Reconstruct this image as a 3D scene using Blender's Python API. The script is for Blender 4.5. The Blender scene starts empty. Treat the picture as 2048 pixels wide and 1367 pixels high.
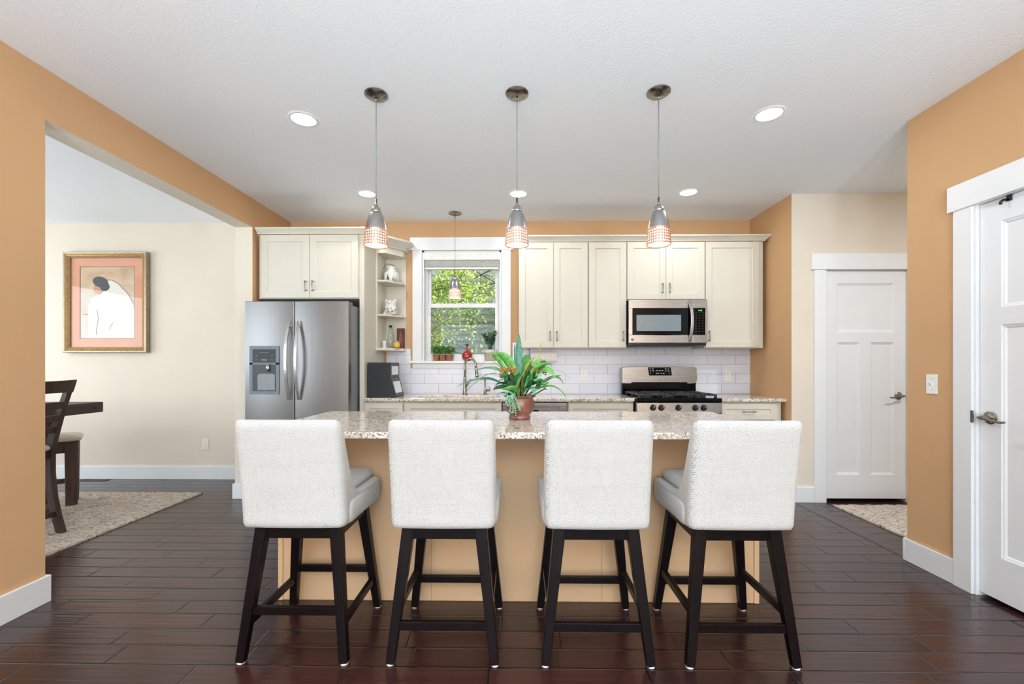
import bpy, bmesh, math, random
from mathutils import Vector, Matrix
random.seed(7)
PI = math.pi
scene = bpy.context.scene
C = scene.collection

# ------------------------------------------------------------------ camera, sky, sun, exposure
cam_d = bpy.data.cameras.new('camera')
cam_d.sensor_width = 36.0
cam_d.sensor_fit = 'HORIZONTAL'
FPX = 880.0
CAM_YAW = 0.0145
CAM_H = 1.217
cam_d.lens = FPX / 2048.0 * 36.0
cam_d.shift_y = (730.0 - 683.5) / 2048.0
cam_d.clip_start = 0.05
cam = bpy.data.objects.new('camera', cam_d)
C.objects.link(cam)
cam.location = (0, 0, CAM_H)
cam.rotation_euler = (PI / 2, 0, CAM_YAW)
scene.camera = cam
scene.view_settings.view_transform = 'Standard'
scene.view_settings.look = 'None'
scene.view_settings.gamma = 1.0
scene.view_settings.use_curve_mapping = False
scene.view_settings.exposure = 0.08
scene.cycles.max_bounces = 10
scene.cycles.diffuse_bounces = 6
scene.cycles.glossy_bounces = 5
scene.cycles.transparent_max_bounces = 12
scene.cycles.sample_clamp_indirect = 4.0
scene.cycles.caustics_reflective = False
scene.cycles.caustics_refractive = False

world = bpy.data.worlds.new('world')
scene.world = world
world.use_nodes = True
wn = world.node_tree
wn.nodes['Background'].inputs['Color'].default_value = (0.86, 0.93, 1.0, 1)
wn.nodes['Background'].inputs['Strength'].default_value = 1.15

def light(kind, name, loc, rot, power, color=(1, 1, 1), size=1.0, size_y=None, **kw):
    d = bpy.data.lights.new(name, kind)
    d.energy = power
    d.color = color
    if kind == 'AREA':
        d.shape = 'RECTANGLE' if size_y else 'DISK'
        d.size = size
        if size_y:
            d.size_y = size_y
        if 'spread' in kw:
            d.spread = kw['spread']
    elif kind == 'SUN':
        d.angle = kw.get('angle', 0.02)
    elif kind == 'POINT':
        d.shadow_soft_size = size
    o = bpy.data.objects.new(name, d)
    C.objects.link(o)
    o.location = loc
    o.rotation_euler = rot
    return o

# low morning sun on the garden side of the house (lights the tree outside the kitchen window)
sun = light('SUN', 'sun', (8, 9, 9), (math.radians(-14), math.radians(48), 0), 19.0, (1.0, 0.95, 0.86), angle=0.01)
# daylight entering through the windows of the house
DAY = (0.83, 0.93, 1.0)
WIN_REAR = [(-2.3, -0.15), (0.15, 2.3)]          # x spans of the two big windows in the rear wall
for x0, x1 in WIN_REAR:
    light('AREA', 'daylight_rear', ((x0 + x1) / 2, -3.46, 1.25), (PI / 2, 0, 0), 64, DAY, x1 - x0, 2.3)
light('AREA', 'daylight_dining', (-6.66, 2.55, 1.35), (PI / 2, 0, -PI / 2), 88, DAY, 2.7, 2.1)
light('AREA', 'daylight_dining_front', (-4.7, 0.34, 1.5), (PI / 2, 0, 0), 60, DAY, 1.8, 1.5)

# ------------------------------------------------------------------ colour and materials
def lin(c):
    return tuple((v / 255 / 12.92) if v / 255 <= 0.04045 else ((v / 255 + 0.055) / 1.055) ** 2.4 for v in c[:3]) + (1.0,)

class NT:
    def __init__(self, name):
        self.m = bpy.data.materials.new(name)
        self.m.use_nodes = True
        self.t = self.m.node_tree
        self.b = self.t.nodes['Principled BSDF']
        self.out = self.t.nodes['Material Output']
    def n(self, typ, **kw):
        nd = self.t.nodes.new(typ)
        for k, v in kw.items():
            setattr(nd, k, v)
        return nd
    def l(self, a, b):
        self.t.links.new(a, b)
    def val(self, sock, v):
        if hasattr(v, 'is_linked') or isinstance(v, bpy.types.NodeSocket):
            self.l(v, sock)
        else:
            sock.default_value = v
    def math(self, op, a, b=0.0, c=None):
        nd = self.n('ShaderNodeMath', operation=op)
        self.val(nd.inputs[0], a)
        self.val(nd.inputs[1], b)
        if c is not None:
            self.val(nd.inputs[2], c)
        return nd.outputs[0]
    def obj(self):
        return self.n('ShaderNodeTexCoord').outputs['Object']
    def sep(self, v):
        nd = self.n('ShaderNodeSeparateXYZ')
        self.l(v, nd.inputs[0])
        return nd.outputs
    def comb(self, x, y, z):
        nd = self.n('ShaderNodeCombineXYZ')
        for i, v in enumerate((x, y, z)):
            self.val(nd.inputs[i], v)
        return nd.outputs[0]
    def mapping(self, v, scale=(1, 1, 1), loc=(0, 0, 0)):
        nd = self.n('ShaderNodeMapping')
        self.l(v, nd.inputs['Vector'])
        nd.inputs['Scale'].default_value = scale
        nd.inputs['Location'].default_value = loc
        return nd.outputs[0]
    def noise(self, v, scale, detail=3.0, rough=0.5, dist=0.0):
        nd = self.n('ShaderNodeTexNoise')
        if v is not None:
            self.l(v, nd.inputs['Vector'])
        nd.inputs['Scale'].default_value = scale
        nd.inputs['Detail'].default_value = detail
        nd.inputs['Roughness'].default_value = rough
        nd.inputs['Distortion'].default_value = dist
        return nd.outputs['Fac']
    def ramp(self, fac, stops, interp='LINEAR'):
        nd = self.n('ShaderNodeValToRGB')
        self.l(fac, nd.inputs[0])
        cr = nd.color_ramp
        cr.interpolation = interp
        while len(cr.elements) < len(stops):
            cr.elements.new(0.5)
        for e, (p, c) in zip(cr.elements, stops):
            e.position = p
            e.color = c if len(c) == 4 else lin(c)
        return nd.outputs[0]
    def mix(self, fac, a, b, mode='MIX'):
        nd = self.n('ShaderNodeMix', data_type='RGBA', blend_type=mode)
        self.val(nd.inputs[0], fac)
        self.val(nd.inputs[6], a)
        self.val(nd.inputs[7], b)
        return nd.outputs[2]
    def bump(self, h, strength=0.3, dist=0.002):
        nd = self.n('ShaderNodeBump')
        self.l(h, nd.inputs['Height'])
        nd.inputs['Strength'].default_value = strength
        nd.inputs['Distance'].default_value = dist
        self.l(nd.outputs[0], self.b.inputs['Normal'])
        return nd

M = {}
def mat(name, color, rough=0.5, metal=0.0, spec=None, bump=None, emit=None, strength=0.0, coat=0.0, vary=None, trans=0.0, sss=0.0):
    t = NT(name)
    b = t.b
    b.inputs['Base Color'].default_value = lin(color)
    b.inputs['Roughness'].default_value = rough
    b.inputs['Metallic'].default_value = metal
    if spec is not None:
        b.inputs['Specular IOR Level'].default_value = spec
    if coat:
        b.inputs['Coat Weight'].default_value = coat
        b.inputs['Coat Roughness'].default_value = 0.05
    if trans:
        b.inputs['Transmission Weight'].default_value = trans
    if emit:
        b.inputs['Emission Color'].default_value = lin(emit)
        b.inputs['Emission Strength'].default_value = strength
    o = t.obj()
    f = t.noise(o, vary[1] if vary else 35.0, 4.0)
    a = vary[0] if vary else 0.03
    lo = tuple(max(0, c * (1 - a)) for c in color)
    hi = tuple(min(255, c * (1 + a)) for c in color)
    t.l(t.ramp(f, [(0.3, lo), (0.7, hi)]), b.inputs['Base Color'])
    if bump:
        t.bump(t.noise(o, bump[0], 4.0), bump[1], bump[2])
    M[name] = t.m
    return t.m

mat('wall_orange', (196, 157, 116), 0.75, bump=(160, 0.12, 0.001), vary=(0.008, 3), spec=0.3)
mat('island_tan', (208, 172, 134), 0.6, bump=(90, 0.05, 0.001), vary=(0.012, 3), spec=0.35)
mat('wall_cream', (220, 209, 194), 0.8, bump=(160, 0.1, 0.001), vary=(0.008, 3), spec=0.3)
mat('trim_white', (229, 231, 233), 0.38, vary=(0.006, 5))
mat('door_white', (227, 229, 232), 0.42, vary=(0.006, 5), bump=(60, 0.03, 0.001))
mat('cabinet_cream', (209, 204, 190), 0.4, vary=(0.008, 4))
mat('cabinet_gap', (60, 52, 42), 0.8)
mat('black_plastic', (16, 17, 19), 0.28)
mat('black_glass', (6, 7, 9), 0.08, spec=0.16)
mat('sink_steel', (96, 94, 92), 0.5, metal=0.8)
mat('dispenser_grey', (100, 110, 120), 0.45)
mat('steel_bright', (196, 194, 192), 0.26, metal=1.0)
mat('black_iron', (18, 18, 20), 0.42, bump=(200, 0.2, 0.001))
mat('dark_grey', (52, 54, 58), 0.45)
mat('mid_grey', (120, 124, 128), 0.4)
mat('chrome', (205, 203, 200), 0.12, metal=1.0)
mat('nickel', (146, 139, 130), 0.24, metal=1.0)
mat('dark_nickel', (125, 118, 110), 0.28, metal=1.0)
mat('pewter', (120, 116, 108), 0.3, metal=1.0)
mat('glow_tint', (216, 172, 150), 0.38, metal=1.0)  # steel band coloured copper for the warm glow from the bulb inside
mat('white_plastic', (238, 238, 236), 0.35)
mat('almond_plastic', (232, 224, 210), 0.35)
mat('slot_dark', (60, 56, 52), 0.6)
mat('cream_leather', (205, 196, 178), 0.55, bump=(120, 0.1, 0.001))
mat('grey_leather', (190, 194, 192), 0.5)
mat('white_ceramic', (212, 211, 206), 0.22, coat=0.3)
mat('terracotta', (184, 120, 88), 0.8, vary=(0.12, 60), bump=(90, 0.3, 0.002))
mat('pot_brown', (112, 68, 55), 0.42, vary=(0.28, 18), bump=(40, 0.35, 0.003), coat=0.25)
mat('soil', (48, 36, 28), 0.95, bump=(80, 0.8, 0.01))
mat('red_glass', (150, 8, 6), 0.06, coat=1.0, vary=(0.05, 4))
mat('cork', (168, 128, 88), 0.9, bump=(200, 0.5, 0.002))
mat('planter_ribbed', (170, 158, 136), 0.6, vary=(0.06, 40))
mat('wire_dark', (40, 32, 28), 0.5, metal=0.6)
mat('dark_red_wood', (72, 34, 26), 0.5, vary=(0.2, 25))
mat('tray_brown', (132, 68, 46), 0.5, vary=(0.15, 25))
mat('jar_label', (226, 168, 66), 0.5, vary=(0.3, 120))
mat('ink_black', (26, 26, 28), 0.6)
mat('ink_grey', (120, 120, 120), 0.6)
mat('ink_light', (200, 204, 210), 0.6)
mat('navy_black', (22, 24, 31), 0.5, spec=0.4)
mat('steel_plain', (150, 150, 152), 0.3, metal=1.0)
mat('lid_white', (222, 224, 226), 0.3)
mat('felt_white', (235, 235, 235), 0.8)
mat('paper_white', (236, 232, 234), 0.9, bump=(120, 0.1, 0.001))
mat('blind_white', (232, 232, 228), 0.5)
mat('vinyl_white', (232, 234, 236), 0.35)
mat('branch', (92, 78, 66), 0.9, vary=(0.2, 20))
mat('bark', (98, 84, 70), 0.9, vary=(0.25, 12), bump=(30, 0.6, 0.01))
mat('amber_flower', (172, 122, 66), 0.8, vary=(0.25, 90), bump=(150, 0.6, 0.003))
mat('flower_rust', (146, 88, 58), 0.8, vary=(0.25, 90))
mat('flower_blue', (70, 90, 160), 0.5)
mat('flower_yellow', (232, 190, 70), 0.5)
mat('flower_green', (80, 110, 60), 0.5)
mat('mat_board', (214, 152, 122), 0.85, vary=(0.015, 6))
mat('frame_silver', (160, 148, 124), 0.42, metal=0.7, vary=(0.06, 30))
mat('frame_gold', (186, 142, 82), 0.35, metal=0.7, vary=(0.1, 40))
mat('art_robe', (224, 218, 206), 0.9, vary=(0.01, 10))
mat('art_hair', (78, 82, 86), 0.9)
mat('art_skin', (196, 150, 122), 0.9)
mat('art_line', (110, 96, 84), 0.9)
mat('siding', (206, 216, 222), 0.7, vary=(0.03, 4))
mat('siding_trim', (222, 224, 226), 0.7)
mat('outdoor_soil', (70, 82, 44), 0.95, vary=(0.3, 6))
mat('led_white', (255, 255, 255), 0.5, emit=(255, 252, 246), strength=7.0)
mat('bulb_warm', (255, 250, 240), 0.5, emit=(255, 240, 216), strength=9.0)
mat('diffuser_warm', (255, 246, 232), 0.5, emit=(255, 236, 216), strength=2.8)
mat('green_digit', (60, 220, 80), 0.5, emit=(70, 230, 70), strength=0.9)
mat('blue_reflect', (120, 134, 142), 0.12, coat=0.5)
mat('reg_brown', (58, 42, 36), 0.5)

# --- brushed stainless
def steel(name, color, rough, vertical=True):
    t = NT(name)
    b = t.b
    b.inputs['Metallic'].default_value = 1.0
    o = t.obj()
    sc = (420, 420, 3) if vertical else (3, 420, 420)
    f = t.noise(t.mapping(o, sc), 1.0, 2.0)
    t.l(t.ramp(f, [(0.3, tuple(c * 0.97 for c in color)), (0.7, tuple(min(255, c * 1.02) for c in color))]), b.inputs['Base Color'])
    r = t.math('MULTIPLY_ADD', f, 0.06, rough - 0.03)
    t.l(r, b.inputs['Roughness'])
    t.bump(f, 0.05, 0.0004)
    M[name] = t.m
steel('stainless', (122, 121, 121), 0.34)
steel('stainless_h', (168, 165, 162), 0.27, False)
steel('shade_metal', (178, 175, 173), 0.25)

# --- ceiling
t = NT('ceiling_white')
o = t.obj()
t.b.inputs['Base Color'].default_value = lin((240, 244, 248))
t.b.inputs['Roughness'].default_value = 0.9
t.b.inputs['Specular IOR Level'].default_value = 0.2
v = t.noise(o, 70, 3.0, 0.6)
t.bump(t.ramp(v, [(0.42, (0, 0, 0, 1)), (0.6, (1, 1, 1, 1))]), 0.15, 0.003)
M['ceiling_white'] = t.m

# --- wood plank floor
def plank_floor(name, along='x', y0=1.891, w=0.1214):
    t = NT(name)
    x, y, z = t.sep(t.obj())
    if along == 'y':
        x, y = y, x
    r = t.math('DIVIDE', t.math('SUBTRACT', y, y0 - 40 * w), w)
    row = t.math('FLOOR', r)
    fy = t.math('SUBTRACT', r, row)
    wv = t.math('ADD', t.math('DIVIDE', x, 0.62), t.math('MULTIPLY', row, 17.37))
    vo = t.n('ShaderNodeTexVoronoi', voronoi_dimensions='1D', feature='F1')
    t.l(wv, vo.inputs['W'])
    vo.inputs['Scale'].default_value = 1.0
    vo.inputs['Randomness'].default_value = 0.75
    ve = t.n('ShaderNodeTexVoronoi', voronoi_dimensions='1D', feature='DISTANCE_TO_EDGE')
    t.l(wv, ve.inputs['W'])
    ve.inputs['Scale'].default_value = 1.0
    ve.inputs['Randomness'].default_value = 0.75
    rnd = t.sep(vo.outputs['Color'])
    ex = t.math('MULTIPLY', ve.outputs['Distance'], 0.62)
    ey = t.math('MULTIPLY', t.math('MINIMUM', fy, t.math('SUBTRACT', 1.0, fy)), w)
    e = t.math('MINIMUM', ex, ey)
    groove = t.math('SMOOTH_MIN', t.math('DIVIDE', e, 0.0055), 1.0, 0.1)
    gm = t.ramp(t.math('DIVIDE', e, 0.0085), [(0.28, (0, 0, 0, 1)), (0.6, (1, 1, 1, 1))])
    pv = t.comb(t.math('MULTIPLY', x, 1.6), t.math('ADD', t.math('MULTIPLY', y, 22.0), t.math('MULTIPLY', rnd[0], 50.0)), t.math('MULTIPLY', rnd[1], 9.0))
    grain = t.noise(pv, 2.2, 6.0, 0.62, 0.8)
    blotch = t.noise(t.comb(x, t.math('MULTIPLY', y, 2.0), rnd[0]), 3.0, 3.0)
    base = t.ramp(rnd[1], [(0.0, (60, 36, 34)), (0.35, (74, 42, 38)), (0.7, (84, 46, 40)), (1.0, (66, 42, 41))])
    g = t.ramp(grain, [(0.25, (96, 96, 96)), (0.5, (128, 128, 128)), (0.75, (168, 160, 156))])
    col = t.mix(0.85, base, g, 'OVERLAY')
    col = t.mix(t.math('MULTIPLY', blotch, 0.35), col, lin((44, 25, 25)))
    col = t.mix(t.math('SUBTRACT', 1.0, gm), col, lin((11, 7, 7)))
    t.l(col, t.b.inputs['Base Color'])
    t.l(t.math('MULTIPLY_ADD', grain, 0.16, 0.15), t.b.inputs['Roughness'])
    t.b.inputs['Specular IOR Level'].default_value = 0.55
    # hand scraped waves running across each board
    wx = t.noise(t.comb(t.math('MULTIPLY', x, 1.0), t.math('MULTIPLY', y, 26.0), rnd[2]), 1.7, 2.0)
    h = t.math('ADD', t.math('MULTIPLY', groove, 1.6), t.math('MULTIPLY', wx, 1.5))
    h = t.math('ADD', h, t.math('MULTIPLY', grain, 0.12))
    t.bump(h, 0.55, 0.0018)
    M[name] = t.m
plank_floor('floor_planks')
plank_floor('floor_border', 'y', 2.4500, 0.125)

# --- granite
def granite(name):
    t = NT(name)
    o = t.obj()
    n1 = t.noise(o, 26, 5.0, 0.6, 0.4)
    n2 = t.noise(t.mapping(o, (1, 1, 1), (4, 7, 2)), 75, 4.0, 0.65)
    n3 = t.noise(t.mapping(o, (1, 1, 1), (9, 3, 5)), 120, 3.0, 0.7)
    n4 = t.noise(t.mapping(o, (1, 1, 1), (1, 5, 8)), 60, 3.0, 0.6)
    base = t.ramp(n1, [(0.32, (190, 168, 148)), (0.45, (220, 208, 192)), (0.56, (234, 228, 218)), (0.7, (212, 196, 180))])
    c = t.mix(t.ramp(n2, [(0.55, (0, 0, 0, 1)), (0.61, (1, 1, 1, 1))]), base, lin((138, 120, 108)))
    c = t.mix(t.ramp(n4, [(0.60, (0, 0, 0, 1)), (0.66, (1, 1, 1, 1))]), c, lin((232, 228, 222)))
    c = t.mix(t.ramp(n3, [(0.575, (0, 0, 0, 1)), (0.61, (1, 1, 1, 1))]), c, lin((30, 28, 32)))
    t.l(c, t.b.inputs['Base Color'])
    t.b.inputs['Roughness'].default_value = 0.09
    t.b.inputs['Specular IOR Level'].default_value = 0.62
    M[name] = t.m
granite('granite')

# --- backsplash tile
t = NT('tile')
x, y, z = t.sep(t.obj())
vec = t.comb(t.math('SUBTRACT', x, 0.792 - 0.2975 * 30), t.math('SUBTRACT', z, 0.922), 0.0)
bt = t.n('ShaderNodeTexBrick', offset=0.5, offset_frequency=2, squash=1.0)
t.l(vec, bt.inputs['Vector'])
bt.inputs['Scale'].default_value = 1.0
bt.inputs['Brick Width'].default_value = 0.2975
bt.inputs['Row Height'].default_value = 0.1013
bt.inputs['Mortar Size'].default_value = 0.0016
bt.inputs['Mortar Smooth'].default_value = 0.1
bt.inputs['Color1'].default_value = lin((234, 236, 244))
bt.inputs['Color2'].default_value = lin((228, 230, 239))
bt.inputs['Mortar'].default_value = lin((176, 160, 144))
st = t.noise(t.comb(t.math('MULTIPLY', x, 2.0), t.math('MULTIPLY', z, 150.0), y), 1.5, 3.0)
t.l(t.mix(0.5, bt.outputs['Color'], t.ramp(st, [(0.3, (120, 120, 120)), (0.7, (134, 134, 134))]), 'OVERLAY'), t.b.inputs['Base Color'])
t.b.inputs['Roughness'].default_value = 0.22
h = t.math('MULTIPLY_ADD', bt.outputs['Fac'], -1.0, t.math('MULTIPLY', st, 0.15))
t.bump(h, 0.35, 0.0012)
M['tile'] = t.m

# --- woven upholstery
def weave(name, light_c, dark_c, pitch=0.0082, thr=(0.70, 0.92)):
    t = NT(name)
    o = t.obj()
    x, y, z = t.sep(o)
    u = t.math('ADD', x, t.math('MULTIPLY', y, 0.83))
    su = t.math('SINE', t.math('MULTIPLY', u, 2 * PI / pitch))
    sv = t.math('SINE', t.math('MULTIPLY', t.math('ADD', z, t.math('MULTIPLY', y, 0.35)), 2 * PI / pitch))
    p = t.math('MULTIPLY', su, sv)
    nz = t.noise(o, 230, 2.0, 0.6)
    slub = t.noise(t.mapping(o, (60, 60, 6)), 1.0, 3.0)
    slub2 = t.noise(t.mapping(o, (6, 6, 60)), 1.0, 3.0)
    q = t.math('ADD', t.math('MULTIPLY', p, 0.36), t.math('ADD', t.math('MULTIPLY', nz, 0.75), t.math('MULTIPLY', t.math('ADD', slub, slub2), 0.16)))
    dots = t.ramp(q, [(thr[0], (0, 0, 0, 1)), (thr[1], (1, 1, 1, 1))])
    col = t.mix(dots, lin(light_c), lin(dark_c))
    t.l(col, t.b.inputs['Base Color'])
    t.b.inputs['Roughness'].default_value = 0.95
    t.b.inputs['Specular IOR Level'].default_value = 0.1
    t.b.inputs['Sheen Weight'].default_value = 0.15
    t.bump(q, 0.5, -0.0012)
    M[name] = t.m
weave('fabric_white', (200, 200, 198), (96, 94, 92))
weave('fabric_seat', (200, 200, 199), (144, 142, 139), thr=(0.74, 0.98))

# --- dark stained wood
def wood(name, c1, c2, rough=0.35, axis=2, sc=1.0):
    t = NT(name)
    o = t.obj()
    s = [30 * sc] * 3
    s[axis] = 2.5 * sc
    f = t.noise(t.mapping(o, s), 1.0, 5.0, 0.6, 0.5)
    t.l(t.ramp(f, [(0.3, c1), (0.7, c2)]), t.b.inputs['Base Color'])
    t.b.inputs['Roughness'].default_value = rough
    t.bump(f, 0.12, 0.001)
    M[name] = t.m
wood('espresso', (10, 6, 7), (20, 11, 12), 0.36)
M['espresso'].node_tree.nodes['Principled BSDF'].inputs['Specular IOR Level'].default_value = 0.12
wood('walnut_rustic', (40, 27, 24), (82, 58, 48), 0.45)
wood('walnut_rustic_x', (34, 26, 24), (70, 54, 48), 0.45, axis=1)

# --- rugs
t = NT('rug_wool')
o = t.obj()
f1 = t.noise(t.mapping(o, (1.0, 2.2, 1)), 26, 4.0, 0.7, 1.2)
f2 = t.noise(o, 90, 3.0, 0.7)
c = t.ramp(t.math('MULTIPLY_ADD', f2, 0.35, t.math('MULTIPLY', f1, 0.65)), [(0.40, (104, 84, 70)), (0.455, (190, 174, 158)), (0.54, (218, 207, 194)), (0.66, (236, 228, 218))])
t.l(c, t.b.inputs['Base Color'])
t.b.inputs['Roughness'].default_value = 1.0
t.b.inputs['Specular IOR Level'].default_value = 0.05
t.bump(t.math('ADD', f1, t.math('MULTIPLY', f2, 0.5)), 1.0, 0.012)
M['rug_wool'] = t.m

# --- leaves
def leafmat(name, c1, c2, rough=0.4, transl=0.25, sc=(40, 40, 40)):
    t = NT(name)
    o = t.obj()
    f = t.noise(t.mapping(o, sc), 1.0, 3.0)
    col = t.ramp(f, [(0.3, c1), (0.7, c2)])
    t.l(col, t.b.inputs['Base Color'])
    t.b.inputs['Roughness'].default_value = rough
    if transl:
        tr = t.n('ShaderNodeBsdfTranslucent')
        t.l(col, tr.inputs[0])
        mx = t.n('ShaderNodeMixShader')
        mx.inputs[0].default_value = transl
        t.l(t.b.outputs[0], mx.inputs[1])
        t.l(tr.outputs[0], mx.inputs[2])
        t.l(mx.outputs[0], t.out.inputs[0])
    M[name] = t.m
leafmat('leaf_bright', (84, 164, 66), (146, 210, 116))
leafmat('leaf_mid', (60, 134, 66), (110, 180, 104))
leafmat('leaf_dark', (30, 82, 46), (70, 134, 80))
leafmat('leaf_teal', (60, 124, 104), (108, 164, 138))
leafmat('leaf_yellow', (150, 176, 50), (206, 214, 90))
leafmat('leaf_mint', (96, 176, 140), (150, 214, 180))
leafmat('boxwood', (44, 100, 36), (112, 168, 76))
leafmat('leaf_zz', (14, 40, 22), (34, 78, 40), 0.25)
leafmat('tree_leaf', (150, 184, 60), (216, 228, 122), 0.45, 0.5, (1.6, 1.6, 1.6))

# --- window glass, insect screen, picture glass
def thin_glass(name, tint=(255, 255, 255), ior=1.45, rough=0.0, dark=1.0):
    t = NT(name)
    tr = t.n('ShaderNodeBsdfTransparent')
    c = lin(tint)
    tr.inputs[0].default_value = tuple(v * dark for v in c[:3]) + (1,)
    gl = t.n('ShaderNodeBsdfGlossy')
    gl.inputs['Roughness'].default_value = rough
    lw = t.n('ShaderNodeLayerWeight')
    lw.inputs[0].default_value = 0.5
    f0 = ((ior - 1) / (ior + 1)) ** 2
    fr = t.math('MULTIPLY_ADD', t.math('POWER', lw.outputs['Facing'], 5.0), 1 - f0, f0)
    mx = t.n('ShaderNodeMixShader')
    t.l(fr, mx.inputs[0])
    t.l(tr.outputs[0], mx.inputs[1])
    t.l(gl.outputs[0], mx.inputs[2])
    t.l(mx.outputs[0], t.out.inputs[0])
    t.t.nodes.remove(t.b)
    M[name] = t.m
thin_glass('glass_clear')
thin_glass('glass_picture', ior=1.5)
thin_glass('glass_bottle', (238, 242, 238), ior=1.5)
thin_glass('screen_mesh', (222, 226, 230), ior=1.05)

# ------------------------------------------------------------------ mesh helpers
def wloc(o):
    v = Vector((0, 0, 0))
    while o is not None:
        v += o.location
        o = o.parent
    return v

class MB:
    """collects shapes in one bmesh, given in the coordinates of the room"""
    def __init__(self, M4=None):
        self.bm = bmesh.new()
        self.T = M4 or Matrix.Identity(4)
        self.slot = 0
    def v(self, p):
        return self.bm.verts.new(self.T @ Vector(p))
    def f(self, vs, slot=None):
        try:
            fc = self.bm.faces.new(vs)
        except ValueError:
            return None
        fc.material_index = self.slot if slot is None else slot
        return fc
    def poly(self, pts, slot=None):
        return self.f([self.v(p) for p in pts], slot)
    def box(self, x0, x1, y0, y1, z0, z1):
        a = [self.v(p) for p in ((x0, y0, z0), (x1, y0, z0), (x1, y1, z0), (x0, y1, z0), (x0, y0, z1), (x1, y0, z1), (x1, y1, z1), (x0, y1, z1))]
        for q in ((0, 3, 2, 1), (4, 5, 6, 7), (0, 1, 5, 4), (1, 2, 6, 5), (2, 3, 7, 6), (3, 0, 4, 7)):
            self.f([a[i] for i in q])
        return self
    def hexa(self, b, tq):
        """b, tq: four bottom and four top points, both counter clockwise seen from above"""
        a = [self.v(p) for p in list(b) + list(tq)]
        for q in ((0, 3, 2, 1), (4, 5, 6, 7), (0, 1, 5, 4), (1, 2, 6, 5), (2, 3, 7, 6), (3, 0, 4, 7)):
            self.f([a[i] for i in q])
        return self
    def bar(self, p0, p1, w0, d0, w1=None, d1=None, right=(1, 0, 0)):
        """square bar from p0 to p1; w along right, d across"""
        w1 = w0 if w1 is None else w1
        d1 = d0 if d1 is None else d1
        p0, p1 = Vector(p0), Vector(p1)
        ax = (p1 - p0).normalized()
        r = Vector(right)
        r = (r - ax * r.dot(ax)).normalized()
        q = ax.cross(r)
        def ring(p, w, d):
            return [p - r * w / 2 - q * d / 2, p + r * w / 2 - q * d / 2, p + r * w / 2 + q * d / 2, p - r * w / 2 + q * d / 2]
        return self.hexa(ring(p0, w0, d0), ring(p1, w1, d1))
    def rings(self, rs, closed=True, caps=True):
        vs = [[self.v(p) for p in r] for r in rs]
        n = len(vs[0])
        for a, b in zip(vs, vs[1:]):
            for i in range(n if closed else n - 1):
                j = (i + 1) % n
                self.f([a[i], a[j], b[j], b[i]])
        if caps and closed:
            self.f(list(reversed(vs[0])))
            self.f(vs[-1])
        return vs
    def lathe(self, prof, c=(0, 0, 0), n=32, axis='z', caps=True):
        rs = []
        for r, z in prof:
            ring = []
            for i in range(n):
                a = 2 * PI * i / n
                p = (r * math.cos(a), r * math.sin(a), z)
                if axis == 'y':
                    p = (p[0], -p[2], p[1])
                elif axis == 'x':
                    p = (p[2], p[0], p[1])
                ring.append((c[0] + p[0], c[1] + p[1], c[2] + p[2]))
            rs.append(ring)
        self.rings(rs, True, caps)
        return self
    def tube(self, pts, r, n=10, caps=True):
        pts = [Vector(p) for p in pts]
        rad = r if isinstance(r, (list, tuple)) else [r] * len(pts)
        rs = []
        up = Vector((0, 0, 1))
        prev = None
        for i, p in enumerate(pts):
            tg = (pts[min(i + 1, len(pts) - 1)] - pts[max(i - 1, 0)]).normalized()
            if prev is None:
                s = tg.cross(up)
                if s.length < 1e-3:
                    s = tg.cross(Vector((1, 0, 0)))
            else:
                s = prev - tg * prev.dot(tg)
            s.normalize()
            prev = s
            q = s.cross(tg)
            rs.append([tuple(p + (s * math.cos(2 * PI * k / n) + q * math.sin(2 * PI * k / n)) * rad[i]) for k in range(n)])
        self.rings(rs, True, caps)
        return self
    def prism(self, pts, axis, a, b):
        """pts 2D; axis 'y' -> (x,z) extruded in y, 'x' -> (y,z) in x, 'z' -> (x,y) in z"""
        def m(p, d):
            return {'y': (p[0], d, p[1]), 'x': (d, p[0], p[1]), 'z': (p[0], p[1], d)}[axis]
        A = [self.v(m(p, a)) for p in pts]
        B = [self.v(m(p, b)) for p in pts]
        n = len(pts)
        for i in range(n):
            j = (i + 1) % n
            self.f([A[i], A[j], B[j], B[i]])
        self.f(list(reversed(A)))
        self.f(B)
        return self
    def ball(self, c, r, seg=12, rings=8):
        sx, sy, sz = r if isinstance(r, (tuple, list)) else (r, r, r)
        prof = []
        for k in range(1, rings):
            a = PI * k / rings
            prof.append((math.sin(a), -math.cos(a)))
        rs = [[(c[0] + sx * q * math.cos(2 * PI * i / seg), c[1] + sy * q * math.sin(2 * PI * i / seg), c[2] + sz * h) for i in range(seg)] for q, h in prof]
        self.rings(rs)
        return self
    def build(self, name, m, parent=None, smooth=False, bevel=0.0, seg=2, sub=0, props=None, paint=None, solid=0.0, fix=True):
        if fix:
            bmesh.ops.recalc_face_normals(self.bm, faces=self.bm.faces)
        if parent is not None:
            w = wloc(parent)
            if w.length > 0:
                bmesh.ops.translate(self.bm, verts=self.bm.verts, vec=-w)
        if paint:
            for fc in self.bm.faces:
                fc.material_index = paint(fc.calc_center_median(), fc.normal)
        me = bpy.data.meshes.new(name)
        self.bm.to_mesh(me)
        self.bm.free()
        for k in (m if isinstance(m, (list, tuple)) else [m]):
            me.materials.append(M[k])
        if smooth:
            me.polygons.foreach_set('use_smooth', [True] * len(me.polygons))
        o = bpy.data.objects.new(name, me)
        C.objects.link(o)
        o.parent = parent
        if solid:
            md = o.modifiers.new('solid', 'SOLIDIFY')
            md.thickness = solid
            md.offset = 0
        if sub:
            md = o.modifiers.new('sub', 'SUBSURF')
            md.levels = md.render_levels = sub
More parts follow.
